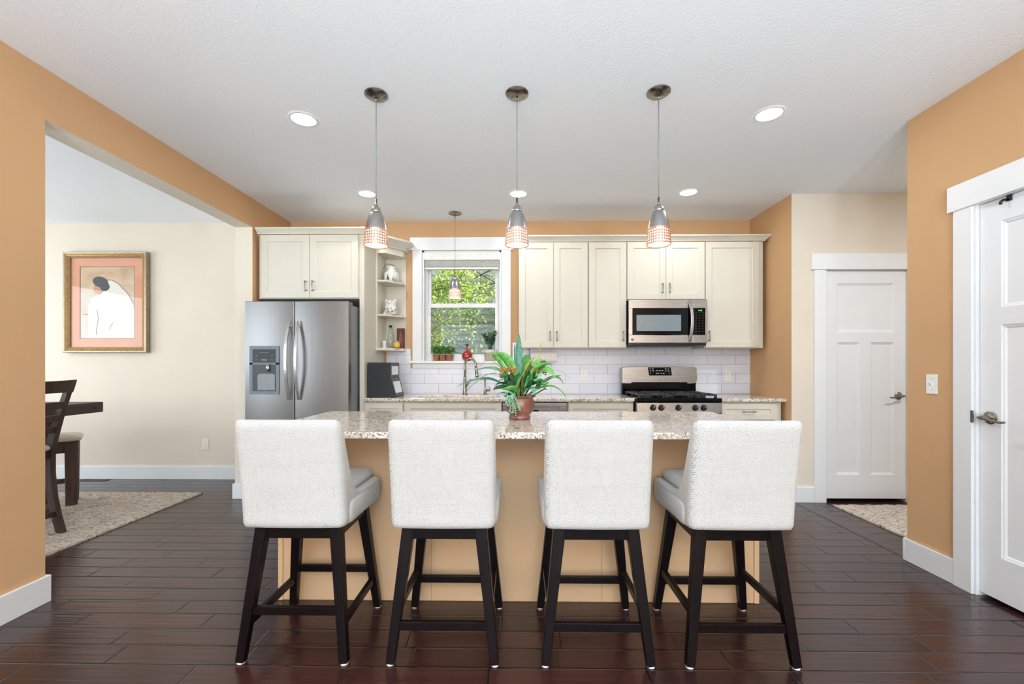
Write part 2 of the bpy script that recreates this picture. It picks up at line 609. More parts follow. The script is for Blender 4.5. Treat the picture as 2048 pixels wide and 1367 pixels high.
        if bevel:
            md = o.modifiers.new('bevel', 'BEVEL')
            md.width = bevel
            md.segments = seg
            md.limit_method = 'ANGLE'
            md.angle_limit = math.radians(40)
        if smooth == 'auto' or (bevel and not smooth):
            pass
        if props:
            for k, v_ in props.items():
                o[k] = v_
        return o

def smooth_by_angle(o, deg=35):
    me = o.data
    me.polygons.foreach_set('use_smooth', [True] * len(me.polygons))
    bm = bmesh.new()
    bm.from_mesh(me)
    for e in bm.edges:
        if len(e.link_faces) == 2 and e.calc_face_angle(0) > math.radians(deg):
            e.smooth = False
    bm.to_mesh(me)
    bm.free()
    return o

def tag(o, label, cat, group=None, kind=None):
    o['label'] = label
    o['category'] = cat
    if group:
        o['group'] = group
    if kind:
        o['kind'] = kind
    return o

def thing(name, label, cat, loc=(0, 0, 0), group=None, kind=None):
    o = bpy.data.objects.new(name, None)
    o.empty_display_size = 0.1
    C.objects.link(o)
    o.location = loc
    return tag(o, label, cat, group, kind)

def copy_tree(o, parent=None):
    c = o.copy()
    C.objects.link(c)
    c.parent = parent
    for ch in list(o.children):
        copy_tree(ch, c)
    return c

def rbox(name, m, parent, x0, x1, y0, y1, z0, z1, bevel=0.002, seg=2, **kw):
    return MB().box(x0, x1, y0, y1, z0, z1).build(name, m, parent, bevel=bevel, seg=seg, **kw)

def arc_pull(parent, c, length, vertical=True, out=(0, -1, 0), m='nickel', r=0.0042, stand=0.028, name='handle'):
    """bow shaped cabinet pull"""
    mb = MB()
    c = Vector(c)
    ax = Vector((0, 0, 1)) if vertical else Vector((1, 0, 0))
    out = Vector(out)
    pts = []
    rad = []
    for i in range(13):
        s = -1 + 2 * i / 12
        bow = stand * (1 - 0.25 * s * s)
        pts.append(c + ax * (s * length / 2) + out * bow)
        rad.append(r * (1.25 if abs(s) > 0.8 else 0.85 + 0.25 * (1 - abs(s))))
    mb.tube(pts, rad, 8)
    for s in (-0.82, 0.82):
        q = c + ax * (s * length / 2)
        mb.tube([q, q + out * stand * 0.85], [r * 1.5, r * 0.9], 8)
        mb.ball(tuple(c + ax * (s * length / 2 * 1.12) + out * stand * 0.8), r * 1.6, 8, 6)
    return mb.build(name, m, parent, smooth=True)

def shaker(mb, x0, x1, z0, z1, yf, th=0.02, st=0.058, rec=0.008):
    """shaker door/drawer front facing -Y with its face at yf"""
    mb.box(x0, x0 + st, yf, yf + th, z0, z1)
    mb.box(x1 - st, x1, yf, yf + th, z0, z1)
    mb.box(x0 + st, x1 - st, yf, yf + th, z1 - st, z1)
    mb.box(x0 + st, x1 - st, yf, yf + th, z0, z0 + st)
    i = 0.006
    X0, X1, Z0, Z1 = x0 + st, x1 - st, z0 + st, z1 - st
    o4 = [(X0, yf + 0.001, Z0), (X1, yf + 0.001, Z0), (X1, yf + 0.001, Z1), (X0, yf + 0.001, Z1)]
    i4 = [(X0 + i, yf + rec, Z0 + i), (X1 - i, yf + rec, Z0 + i), (X1 - i, yf + rec, Z1 - i), (X0 + i, yf + rec, Z1 - i)]
    for k in range(4):
        j = (k + 1) % 4
        mb.poly([o4[k], o4[j], i4[j], i4[k]])
    mb.box(X0 + i, X1 - i, yf + rec, yf + th - 0.002, Z0 + i, Z1 - i)
    return mb

# ------------------------------------------------------------------ the setting
CE = 2.74
XL, XR = -2.43, 2.43
YB = 4.66
ST = {'kind': 'structure'}
def struct(o, label, cat):
    return tag(o, label, cat, None, 'structure')

struct(MB().box(-6.9, 4.9, -3.7, 4.86, -0.1, 0.0).build('floor', 'floor_planks'),
       'dark reddish brown hand scraped hardwood plank floor', 'floor')
struct(MB().box(-6.9, 4.9, -3.7, 4.86, CE, CE + 0.12).build('ceiling', 'ceiling_white'),
       'white lightly textured ceiling over kitchen and dining room', 'ceiling')
# border board in the floor where the hallway begins
struct(MB().box(2.437, 2.563, 2.79, 3.95, 0.0, 0.0012).build('trim_3', 'floor_border'),
       'dark floor board laid lengthwise across the hallway opening', 'floor trim')

# left wall with the wide opening to the dining room; kitchen face orange, the rest cream
def paint_left(c, n):
    return 0 if (n.x > 0.5 and abs(c.x - XL) < 0.01) else 1
mb = MB()
mb.box(-2.59, XL, -3.48, 2.225, 0, CE)
mb.box(-2.59, XL, 2.225, 3.985, 2.478, CE)
mb.box(-2.59, XL, 3.985, YB, 0, CE)
struct(mb.build('wall_left', ['wall_orange', 'wall_cream'], paint=paint_left),
       'orange left wall with wide cased opening into dining room', 'wall')
def paint_right(c, n):
    return 0 if (n.x < -0.5 and abs(c.x - XR) < 0.01) or (n.y > 0.5 and abs(c.y - 2.785) < 0.01 and False) else 1
mb = MB()
mb.box(XR, 2.57, -3.48, 1.606, 0, CE)
mb.box(XR, 2.57, 1.606, 2.376, 2.066, CE)
mb.box(XR, 2.57, 2.376, 2.785, 0, CE)
struct(mb.build('wall_right', ['wall_orange', 'wall_cream'], paint=paint_right),
       'orange right wall around the near white door', 'wall')
struct(MB().box(XR, 2.57, 3.95, YB, 0, CE).build('wall_right_stub', ['wall_orange', 'wall_cream'], paint=paint_right),
       'short orange wall beside the right end of the counter', 'wall')
mb = MB()
mb.box(2.5700, 2.738, 3.95, 4.09, 0, CE)
mb.box(2.738, 3.45, 3.95, 4.09, 2.066, CE)
mb.box(3.45, 4.75, 3.95, 4.09, 0, CE)
struct(mb.build('wall_hall', 'wall_cream'), 'cream hallway wall around the far white door', 'wall')
struct(MB().box(4.6, 4.75, 1.3, 3.95, 0, CE).build('wall_hall_end', 'wall_cream'), 'cream end wall of the hallway', 'wall')
struct(MB().box(2.57, 4.75, 1.16, 1.3, 0, CE).build('wall_hall_near', 'wall_cream'), 'cream near wall of the hallway', 'wall')

# back wall with the window hole
WX0, WX1, WZ0, WZ1 = -1.02, -0.182, 1.245, 2.43
def paint_back(c, n):
    return 0 if (n.y < -0.5 and c.x > -2.5 and abs(c.y - YB) < 0.01) else 1
mb = MB()
mb.box(-6.84, -2.51, YB, 4.84, 0, CE)
mb.box(-2.51, WX0, YB, 4.84, 0, CE)
mb.box(WX0, WX1, YB, 4.84, 0, WZ0)
mb.box(WX0, WX1, YB, 4.84, WZ1, CE)
mb.box(WX1, 4.9, YB, 4.84, 0, CE)
struct(mb.build('wall_back', ['wall_orange', 'wall_cream'], paint=paint_back),
       'back wall, orange above the cabinets and cream in the dining room', 'wall')
# dining room side walls, rear wall of the great room
mb = MB()
mb.box(-6.84, -6.7, 0.16, 1.2, 0, CE)
mb.box(-6.84, -6.7, 3.9, YB, 0, CE)
mb.box(-6.84, -6.7, 1.2, 3.9, 0, 0.3)
mb.box(-6.84, -6.7, 1.2, 3.9, 2.4, CE)
struct(mb.build('wall_dining_side', 'wall_cream'), 'cream side wall of the dining room around its window', 'wall')
mb = MB()
mb.box(-6.84, -5.6, 0.16, 0.3, 0, CE)
mb.box(-3.8, -2.59, 0.16, 0.3, 0, CE)
mb.box(-5.6, -3.8, 0.16, 0.3, 0, 0.75)
mb.box(-5.6, -3.8, 0.16, 0.3, 2.25, CE)
struct(mb.build('wall_dining_front', 'wall_cream'), 'cream front wall of the dining room', 'wall')
mb = MB()
xs = [-2.59] + [v for w in WIN_REAR for v in w] + [2.57]
for i in range(0, len(xs), 2):
    mb.box(xs[i], xs[i + 1], -3.62, -3.48, 0, CE)
for x0, x1 in WIN_REAR:
    mb.box(x0, x1, -3.62, -3.48, 0, 0.1)
    mb.box(x0, x1, -3.62, -3.48, 2.4, CE)
struct(mb.build('wall_rear', 'wall_cream'), 'cream rear wall behind the camera around two big windows', 'wall')

# windows behind the camera and in the dining room
def plain_window(n, label, p0, p1, axis, at, z0, z1, mull=1):
    w = thing('window_%d' % n, label, 'window', (0, 0, 0), None, 'structure')
    mb = MB()
    def bx(a0, a1, b0, b1, c0, c1):
        if axis == 'x':
            mb.box(a0, a1, at + b0, at + b1, c0, c1)
        else:
            mb.box(at + b0, at + b1, a0, a1, c0, c1)
    t_ = 0.05
    bx(p0, p0 + t_, -0.03, 0.03, z0, z1)
    bx(p1 - t_, p1, -0.03, 0.03, z0, z1)
    bx(p0 + t_, p1 - t_, -0.03, 0.03, z0, z0 + t_)
    bx(p0 + t_, p1 - t_, -0.03, 0.03, z1 - t_, z1)
    for k in range(1, mull + 1):
        xm = p0 + (p1 - p0) * k / (mull + 1)
        bx(xm - 0.03, xm + 0.03, -0.025, 0.025, z0 + t_, z1 - t_)
    mb.build('frame', 'trim_white', w)
    mb = MB()
    bx(p0 + t_, p1 - t_, -0.004, 0.004, z0 + t_, z1 - t_)
    mb.build('pane', 'glass_clear', w)
    return w
plain_window(2, 'left of two big white framed windows behind the camera', -2.3, -0.15, 'x', -3.56, 0.1, 2.4)
plain_window(3, 'right of two big white framed windows behind the camera', 0.15, 2.3, 'x', -3.56, 0.1, 2.4)
plain_window(4, 'white framed window in dining side wall', 1.2, 3.9, 'y', -6.79, 0.3, 2.4)
plain_window(5, 'white framed window in dining front wall', -5.6, -3.8, 'x', 0.22, 0.75, 2.25)

# baseboards
BH = 0.137
def base(name, label, boxes):
    mb = MB()
    for b in boxes:
        mb.box(*b, 0, BH)
    struct(mb.build(name, 'trim_white', bevel=0.003), label, 'baseboard')
base('baseboard_left', 'white baseboard along the near left orange wall', [(XL, XL + 0.016, -3.46, 2.241), (-2.59, XL, 2.225, 2.241)])
base('baseboard_jamb', 'white baseboard on opening jamb beside fridge', [(-2.606, XL + 0.016, 3.969, 3.985), (-2.606, -2.59, 3.985, 4.64)])
base('baseboard_dining', 'white baseboard along the cream dining room wall', [(-6.68, -2.61, 4.644, YB)])
base('baseboard_right', 'white baseboard on orange wall left of near white door', [(XR - 0.016, XR, 2.468, 2.785), (XR - 0.016, 2.586, 2.785, 2.801)])
base('baseboard_right_near', 'white baseboard on right wall beside the camera', [(XR - 0.016, XR, -3.46, 1.5)])
base('baseboard_hall', 'white baseboard under cream wall left of far white door', [(XR + 0.02, 2.625, 3.934, 3.95)])
base('baseboard_stub', 'white baseboard at the end of the short orange wall', [(XR - 0.016, XR, 3.934, 3.99), (XR - 0.016, XR + 0.02, 3.934, 3.95)])

# interior doors, local frame: x across seen from the room, y into the wall, z up
def lever_set(parent, T, u, v, direction, m='nickel'):
    """parts: rose, lever"""
    h = MB(T)
    h.lathe([(0.0335, 0), (0.034, 0.004), (0.031, 0.008), (0.027, 0.009), (0.026, 0.013), (0.017, 0.016), (0.012, 0.018)], (u, 0, v), 28, 'y')
    # lathe axis y maps z -> -? handled by mirrored profile
    return h
def interior_door(name, label, T, w, zb, zt, lever_u, lever_dir, latch=False):
    d = thing(name, label, 'door', tuple(T @ Vector((0, 0, 0))), None, 'structure')
    # leaf
    mb = MB(T)
    y0, y1 = 0.0, 0.034
    S = 0.102
    cx0, cx1 = w / 2 - 0.046, w / 2 + 0.046
    zA, zB, zC, zD = 0.24, 1.422, 1.511, 1.949
    mb.box(0, S, y0, y1, zb, zt)
    mb.box(w - S, w, y0, y1, zb, zt)
    mb.box(S, w - S, y0, y1, zb, zA)
    mb.box(S, w - S, y0, y1, zB, zC)
    mb.box(S, w - S, y0, y1, zD, zt)
    mb.box(cx0, cx1, y0, y1, zA, zB)
    for a, b, c, e in ((S, w - S, zC, zD), (S, cx0, zA, zB), (cx1, w - S, zA, zB)):
        prev = [(a, y0 + 0.0005, c), (b, y0 + 0.0005, c), (b, y0 + 0.0005, e), (a, y0 + 0.0005, e)]
        for ins, dep in ((0.004, 0.004), (0.011, 0.006), (0.019, 0.012)):
            cur = [(a + ins, y0 + dep, c + ins), (b - ins, y0 + dep, c + ins), (b - ins, y0 + dep, e - ins), (a + ins, y0 + dep, e - ins)]
            for k in range(4):
                j = (k + 1) % 4
                mb.poly([prev[k], prev[j], cur[j], cur[k]])
            prev = cur
        mb.box(a + 0.019, b - 0.019, y0 + 0.012, y1 - 0.012, c + 0.019, e - 0.019)
    leaf = mb.build('door_leaf', 'door_white', d, fix=True)
    # casing
    cs = MB(T)
    C0, C1 = -0.112, -0.012
    yo = -0.034
    cs.box(C0, C1, yo, -0.018, 0, zt + 0.004)
    cs.box(w + 0.012, w + 0.112, yo, -0.018, 0, zt + 0.004)
    cs.box(C0 - 0.026, w + 0.138, yo - 0.008, -0.018, zt + 0.004, zt + 0.144)
    cs.build('door_casing', 'trim_white', d, bevel=0.002)
    jb = MB(T)
    jb.box(-0.018, -0.003, -0.018, 0.1, 0, zt + 0.006)
    jb.box(w + 0.003, w + 0.018, -0.018, 0.1, 0, zt + 0.006)
    jb.box(-0.003, w + 0.003, -0.018, 0.1, zt + 0.003, zt + 0.012)
    jb.build('door_jamb', 'trim_white', d, bevel=0.001)
    # dark space behind the leaf
    # lever handle
    u, v = lever_u, 0.945
    mb = MB(T)
    rs = [(0.0335, 0.0), (0.0335, -0.005), (0.030, -0.008), (0.027, -0.0085), (0.0255, -0.013), (0.017, -0.016), (0.0125, -0.018), (0.0115, -0.05), (0.004, -0.052)]
    mb.rings([[(u + r * math.cos(2 * PI * i / 28), q, v + r * math.sin(2 * PI * i / 28)) for i in range(28)] for r, q in rs])
    rose = mb.build('door_handle', 'nickel', d, smooth=True)
    smooth_by_angle(rose)
    mb = MB(T)
    s = lever_dir
    pts = [(u - s * 0.016, -0.048, v), (u, -0.052, v + 0.001), (u + s * 0.03, -0.053, v - 0.003), (u + s * 0.06, -0.05, v - 0.011), (u + s * 0.085, -0.047, v - 0.014), (u + s * 0.108, -0.047, v - 0.011)]
    mb.tube(pts, [0.007, 0.0095, 0.008, 0.007, 0.0065, 0.006], 10)
    smooth_by_angle(mb.build('lever', 'nickel', rose))
    return d

Thall = Matrix.Translation((2.738, 3.968, 0))
d = interior_door('door_2', 'far white three panel door at the end of hallway', Thall, 0.710, 0.03, 2.061, 0.645, -1)
for z in (1.822, 1.10, 0.345):
    mb = MB()
    mb.tube([(2.7345, 3.958, z - 0.045), (2.7345, 3.958, z + 0.045)], 0.0065, 10)
    mb.box(2.7345, 2.742, 3.964, 3.9675, z - 0.043, z + 0.043)
    mb.build('hinge', 'pewter', d)
# dark space behind the doors
struct(MB().box(2.738, 3.45, 4.075, 4.089, 0.0, 2.07).build('trim_4', 'slot_dark'), 'dark closed backing behind the far door', 'door trim')
Tr = Matrix(((0, 1, 0, 2.445), (-1, 0, 0, 2.366), (0, 0, 1, 0), (0, 0, 0, 1)))
d = interior_door('door_1', 'near white three panel door at right edge of room', Tr, 0.752, 0.022, 2.062, 0.052, 1)
mb = MB(Tr)
mb.box(-0.016, -0.002, -0.0365, -0.03, 0.913, 0.977)
mb.build('strike_plate', 'dark_nickel', d, bevel=0.002)
struct(MB().box(2.555, 2.569, 1.606, 2.376, 0.0, 2.07).build('trim_5', 'slot_dark'), 'dark closed backing behind the near door', 'door trim')
# black over the door hook on the right door head
t_ = thing('door_hook', 'small black hook over top edge of near door', 'hook', (2.44, 2.235, 2.03))
mb = MB()
mb.box(2.4395, 2.4440, 2.212, 2.236, 2.035, 2.062)
mb.box(2.4395, 2.478, 2.212, 2.236, 2.0620, 2.0645)
mb.build('bracket', 'black_plastic', t_, bevel=0.001)
mb = MB()
mb.tube([(2.4400, 2.232, 2.045), (2.426, 2.236, 2.044), (2.416, 2.239, 2.035), (2.415, 2.239, 2.022)], 0.0065, 8)
mb.build('peg', 'black_plastic', t_, smooth=True)

# kitchen window
w = thing('window_1', 'white double hung window above the sink', 'window', (0, 0, 0), None, 'structure')
mb = MB()
mb.box(-1.121, WX0 - 0.002, 4.638, YB - 0.0005, 1.26, 2.432)
mb.box(WX1 + 0.002, -0.081, 4.638, YB - 0.0005, 1.26, 2.432)
mb.box(-1.146, -0.056, 4.630, YB - 0.0005, 2.432, 2.566)
mb.build('casing', 'trim_white', w, bevel=0.002)
mb = MB()
mb.box(-1.138, -0.064, 4.612, YB, 1.236, 1.262)
mb.box(WX0 - 0.02, WX1 + 0.02, YB, 4.80, 1.236, 1.262)
mb.build('window_sill', 'trim_white', w, bevel=0.004)
MB().box(-1.121, -0.081, 4.640, YB - 0.0005, 1.185, 1.236).build('apron', 'trim_white', w, bevel=0.003)
mb = MB()
mb.box(WX0 + 0.0, WX0 + 0.018, YB, 4.84, 1.262, WZ1)
mb.box(WX1 - 0.018, WX1, YB, 4.84, 1.262, WZ1)
mb.box(WX0, WX1, YB, 4.84, WZ1 - 0.016, WZ1)
mb.build('jamb', 'trim_white', w)
mb = MB()
a0, a1 = WX0 + 0.018, WX1 - 0.018
mb.box(a0, a0 + 0.022, 4.745, 4.83, 1.262, 2.41)
mb.box(a1 - 0.022, a1, 4.745, 4.83, 1.262, 2.41)
mb.box(a0 + 0.022, a1 - 0.022, 4.745, 4.83, 1.262, 1.285)
mb.build('outer_frame', 'vinyl_white', w, bevel=0.002)
def sash(z0, z1, y, top, bot):
    mb = MB()
    s0, s1 = a0 + 0.022, a1 - 0.022
    mb.box(s0, s0 + 0.03, y, y + 0.03, z0, z1)
    mb.box(s1 - 0.03, s1, y, y + 0.03, z0, z1)
    mb.box(s0 + 0.03, s1 - 0.03, y, y + 0.03, z1 - top, z1)
    mb.box(s0 + 0.03, s1 - 0.03, y, y + 0.03, z0, z0 + bot)
    s = mb.build('sash', 'vinyl_white', w, bevel=0.003)
    mb = MB()
    mb.poly([(s0 + 0.03, y + 0.014, z0 + bot), (s1 - 0.03, y + 0.014, z0 + bot), (s1 - 0.03, y + 0.014, z1 - top), (s0 + 0.03, y + 0.014, z1 - top)])
    mb.build('pane', 'glass_clear', s, fix=False)
    return s
sash(1.285, 1.885, 4.752, 0.045, 0.05)
sash(1.845, 2.41, 4.785, 0.045, 0.04)
MB().box(a0 + 0.024, a1 - 0.024, 4.822, 4.8225, 1.29, 1.85).build('insect_screen', 'screen_mesh', w)
# sash lift and tilt latch
rbox('sash_lock', 'vinyl_white', w, -0.62, -0.57, 4.746, 4.756, 1.885, 1.897, 0.002)

# raised blind
b = thing('window_blind', 'white slatted blind pulled up at the top of kitchen window', 'window blind', (-0.6, 4.70, 2.24))
rbox('valance', 'blind_white', b, -1.002, -0.199, 4.662, 4.672, 2.335, 2.428, 0.003)
rbox('headrail', 'blind_white', b, -0.998, -0.203, 4.674, 4.725, 2.365, 2.412, 0.002)
mb = MB()
for k in range(16):
    z = 2.352 - k * 0.0056
    mb.box(-0.994, -0.208, 4.676 + 0.001 * (k % 2), 4.726 + 0.001 * (k % 2), z - 0.0021, z)
sl = mb.build('slats', 'blind_white', b)
sl['kind'] = 'stuff'
rbox('bottom_rail', 'blind_white', b, -0.994, -0.208, 4.674, 4.728, 2.238, 2.259, 0.004)
for x in (-0.86, -0.60, -0.34):
    MB().tube([(x, 4.6725, 2.255), (x, 4.6725, 2.335)], 0.0012, 6).build('ladder_cord', 'blind_white', b)

# backsplash
mb = MB()
mb.box(-1.40, -1.1405, 4.650, YB, 0.915, 1.392)
mb.box(-1.1405, -0.0615, 4.650, YB, 0.915, 1.1845)
mb.box(-0.0615, XR, 4.650, YB, 0.915, 1.455)
struct(mb.build('wall_tile', 'tile'), 'white horizontal tile backsplash above the counter', 'backsplash')

# ------------------------------------------------------------------ garden behind the window
E2 = thing('neighbor_house', 'grey lap sided neighbouring house seen through kitchen window', 'house', (0, 9.4, -0.5))
mb = MB()
for k in range(46):
    z = -0.5 + k * 0.14
    mb.hexa([(-9, 9.36, z), (7, 9.36, z), (7, 9.42, z), (-9, 9.42, z)], [(-9, 9.395, z + 0.14), (7, 9.395, z + 0.14), (7, 9.42, z + 0.14), (-9, 9.42, z + 0.14)])
mb.build('siding', 'siding', E2)
mb = MB()
mb.box(-0.55, 0.65, 9.32, 9.36, 1.75, 3.3)
mb.build('house_window', 'siding_trim', E2)
mb = MB().box(-0.45, 0.55, 9.30, 9.325, 1.87, 3.18)
mb.build('pane', 'blue_reflect', E2.children[-1] if E2.children[-1].name.startswith('house_window') else E2)
struct(MB().box(-14, 12, 4.86, 16, -0.62, -0.5).build('ground', 'outdoor_soil'), 'green lawn behind the house', 'lawn')
struct(MB().box(-6.9, 4.9, 4.86, 5.62, CE, CE + 0.1).build('sun_blocker', 'siding_trim'), 'unseen white slab added above the kitchen window to block sun', 'sun blocker')  # slab added out of view to keep the sun off the window

def tree(name, label, bx, by, seed, side, nleaf, zr=(0.3, 3.4), reach=2.9, ls=(0.026, 0.046)):
    rnd = random.Random(seed)
    T = thing(name, label, 'tree', (bx, by, -0.5))
    mb = MB()
    trunk = [(bx, by, -0.5), (bx + 0.08, by, 0.8), (bx - 0.05, by + 0.03, 1.9), (bx + 0.1, by, 3.2), (bx + 0.2, by, 4.4)]
    mb.tube(trunk, [0.12, 0.10, 0.08, 0.06, 0.02], 10)
    mb.build('trunk', 'bark', T, smooth=True)
    tips = []
    nb = 15
    for k in range(nb):
        z0 = zr[0] + (zr[1] - zr[0]) * k / nb
        L = rnd.uniform(0.75, 1.0) * reach
        p = Vector((bx, by, z0))
        dv = Vector((side, rnd.uniform(-0.13, 0.13), rnd.uniform(0.0, 0.45))).normalized()
        pts = []
        for s in range(9):
            pts.append(tuple(p))
            if s > 1:
                tips.append(p.copy())
            p = p + dv * L / 8
            dv = (dv + Vector((0, rnd.uniform(-0.08, 0.08) - (p.y - by) * 0.3, rnd.uniform(-0.26, 0.2)))).normalized()
        mb = MB()
        mb.tube(pts, [0.022 * (1 - 0.8 * s / 8) for s in range(9)], 6)
        for q in range(4):
            p = Vector(pts[rnd.randint(2, 7)])
            dv = Vector((side * rnd.uniform(-0.2, 1), rnd.uniform(-0.3, 0.3), rnd.uniform(-0.7, 0.9))).normalized()
            tw = []
            for s in range(5):
                tw.append(tuple(p))
                tips.append(p.copy())
                p = p + dv * 0.13
                dv = (dv + Vector((rnd.uniform(-0.3, 0.3), rnd.uniform(-0.2, 0.2), rnd.uniform(-0.3, 0.1)))).normalized()
            mb.tube(tw, [0.008, 0.006, 0.005, 0.004, 0.002], 5)
        mb.build('branch', 'branch', T, smooth=True)
    mb = MB()
    for k in range(nleaf):
        c = rnd.choice(tips)
        p = c + Vector((rnd.gauss(0, 0.1), max(-0.3, min(0.3, rnd.gauss(0, 0.12))), rnd.gauss(-0.04, 0.1)))
        s = rnd.uniform(*ls)
        d1 = Vector((rnd.uniform(-1, 1), rnd.uniform(-1, 1), rnd.uniform(-1.2, 0.1))).normalized()
        d2 = d1.cross(Vector((rnd.uniform(-1, 1), rnd.uniform(-1, 1), rnd.uniform(-1, 1)))).normalized()
        nn = d1.cross(d2) * s * 0.12
        mb.poly([tuple(p), tuple(p + d1 * s * 0.7 + d2 * s * 0.45 + nn), tuple(p + d1 * s * 1.7), tuple(p + d1 * s * 0.7 - d2 * s * 0.45 + nn)])
    fo = mb.build('foliage', 'tree_leaf', T, fix=False)
    fo['kind'] = 'stuff'
    return T
tree('garden_tree', 'leafy tree whose branches reach in from left outside kitchen window', -3.0, 6.6, 3, 1, 9000)
tree('garden_tree', 'leafy tree whose branches reach in from right outside kitchen window', 1.3, 8.3, 11, -1, 8000, zr=(0.1, 3.6), reach=3.4)

# ------------------------------------------------------------------ kitchen cabinets
CAB = 'cabinet_cream'
def upper_cabinet(label, x0, x1, z0, z1, doors, yf=4.33, left_st=0.0, right_st=0.0, group='cream wall cabinets'):
    """doors: list of (x0, x1, handle_x or None); carcass behind, doors in front"""
    u = thing('wall_cabinet', label, 'cabinet', ((x0 + x1) / 2, YB, z0), group)
    MB().box(x0, x1, yf, YB - 0.001, z0, z1).build('body', CAB, u, bevel=0.001)
    for a, b, hx in doors:
        mb = MB()
        shaker(mb, a, b, z0 + 0.008, z1 - 0.006, yf - 0.021)
        d = mb.build('door', CAB, u)
        if hx is not None:
            arc_pull(d, (hx, yf - 0.021, z0 + 0.115), 0.095)
    return u
ZU0, ZU1 = 1.385, 2.424
upper_cabinet('cream two door wall cabinet right of the window', 0.004, 0.682, ZU0, ZU1, [(0.008, 0.341, 0.310), (0.345, 0.677, 0.376)])
upper_cabinet('cream single door wall cabinet between the two double door ones', 0.684, 1.057, ZU0, ZU1, [(0.690, 1.052, 1.022)])
upper_cabinet('short cream two door wall cabinet above the microwave', 1.059, 1.816, 1.853, ZU1, [(1.064, 1.436, 1.404), (1.440, 1.811, 1.472)])
upper_cabinet('cream wide single door wall cabinet at the far right', 1.818, 2.386, ZU0, ZU1, [(1.824, 2.336, 1.853)])
# fridge surround: deep cabinet above, tall panel on its right
u = upper_cabinet('deep cream two door cabinet above the refrigerator', -2.405, -1.4705, 1.832, 2.424,
                  [(-2.378, -1.929, -1.958), (-1.925, -1.478, -1.893)], yf=4.05)
pn = MB()
pn.box(-1.469, -1.425, 4.05, YB - 0.001, 0.0, 2.424)
tag(pn.build('tall_side_panel', CAB, bevel=0.001), 'tall cream end panel standing right of the refrigerator', 'cabinet panel')

def crown(name, label, path, z0=2.424, k_=1.0):
    """path: xy corners of the cabinet fronts from left to right; profile swept with mitres"""
    prof = [(0.0, 0.0), (0.008, 0.0), (0.012, 0.008), (0.030, 0.026), (0.042, 0.036), (0.050, 0.040), (0.050, 0.052), (0.0, 0.052)]
    prof = [(a * k_, b * k_) for a, b in prof]
    P = [Vector((p[0], p[1], 0)) for p in path]
    secs = []
    for i, p in enumerate(P):
        dirs = []
        if i > 0:
            dirs.append((P[i] - P[i - 1]).normalized())
        if i < len(P) - 1:
            dirs.append((P[i + 1] - P[i]).normalized())
        ns = [Vector((d.y, -d.x, 0)) for d in dirs]
        m = sum(ns, Vector((0, 0, 0)))
        m.normalize()
        k = 1.0 / max(0.3, m.dot(ns[0]))
        secs.append([tuple(p + m * k * o + Vector((0, 0, z0 + z))) for o, z in prof])
    mb = MB()
    mb.rings(secs)
    return tag(mb.build(name, CAB, bevel=0.001), label, 'crown molding')
crown('crown_molding', 'cream crown molding along right wall cabinets', [(0.004, YB - 0.003), (0.004, 4.309), (2.386, 4.309), (2.386, YB - 0.003)][1:] )
crown('crown_molding', 'cream crown molding over the refrigerator cabinet', [(-2.405, 4.029), (-1.425, 4.029), (-1.425, 4.300)])

# open corner shelf unit
s = thing('corner_shelf_unit', 'cream open shelf unit with cut corner left of window', 'shelf unit', (-1.28, YB, 1.365), None)
SX0, SX1, SY0, SY1 = -1.423, -1.190, 4.36, YB - 0.001
rbox('side_panel', CAB, s, SX0, SX0 + 0.019, SY0, SY1, 1.362, 2.395, 0.001)
rbox('back_panel', CAB, s, SX0 + 0.019, SX1, SY1 - 0.012, SY1, 1.39, 2.39, 0.001)
def shelf_poly(i=0.0):
    return [(SX0 + 0.019, SY0 + i), (-1.33, SY0 + i), (SX1 - i, SY1 - 0.13), (SX1 - i, SY1 - 0.012), (SX0 + 0.019, SY1 - 0.012)]
mb = MB()
mb.prism(shelf_poly(), 'z', 1.365, 1.391)
mb.build('bottom_shelf', CAB, s, bevel=0.002)
SHZ = [1.727, 2.068]
for z in SHZ:
    mb = MB()
    mb.prism(shelf_poly(0.006), 'z', z - 0.018, z)
    mb.build('shelf', CAB, s, bevel=0.002)
mb = MB()
mb.prism(shelf_poly(), 'z', 2.335, 2.395)
mb.build('top_panel', CAB, s, bevel=0.002)
crown('crown_molding', 'short cream crown molding over the open shelf unit', [(-1.423, SY0), (-1.33, SY0), (SX1, SY1 - 0.13), (SX1, SY1)], 2.396, 1.75)

# base cabinets
def base_cabinet(label, x0, x1, fronts, group='cream base cabinets', x_side=None):
    u = thing('base_cabinet', label, 'cabinet', ((x0 + x1) / 2, 4.36, 0), group)
    mb = MB()
    mb.box(x0, x1, 4.06, YB - 0.012, 0.1, 0.8835)
    mb.box(x0, x1, 4.13, YB - 0.012, 0.0, 0.1)
    mb.build('body', CAB, u)
    for kind, a, b, z0, z1, hx in fronts:
        mb = MB()
        shaker(mb, a, b, z0, z1, 4.039, st=0.05 if z1 - z0 < 0.25 else 0.058)
        d = mb.build(kind, CAB, u)
        if hx is not None:
            if kind == 'drawer':
                arc_pull(d, (hx, 4.039, (z0 + z1) / 2), 0.115, False)
            else:
                arc_pull(d, (hx, 4.039, z1 - 0.1), 0.095, True)
    return u
DZ0, DZ1 = 0.722, 0.868
base_cabinet('cream base cabinet under the black bread box', -1.424, -1.060, [('drawer', -1.418, -1.066, DZ0, DZ1, -1.242), ('door', -1.418, -1.066, 0.11, 0.714, -1.1)])
base_cabinet('cream base cabinet under the sink', -1.058, -0.152, [('false_front', -1.050, -0.160, DZ0, DZ1, None), ('door', -1.050, -0.607, 0.11, 0.714, -0.64), ('door', -0.603, -0.160, 0.11, 0.714, -0.57)])
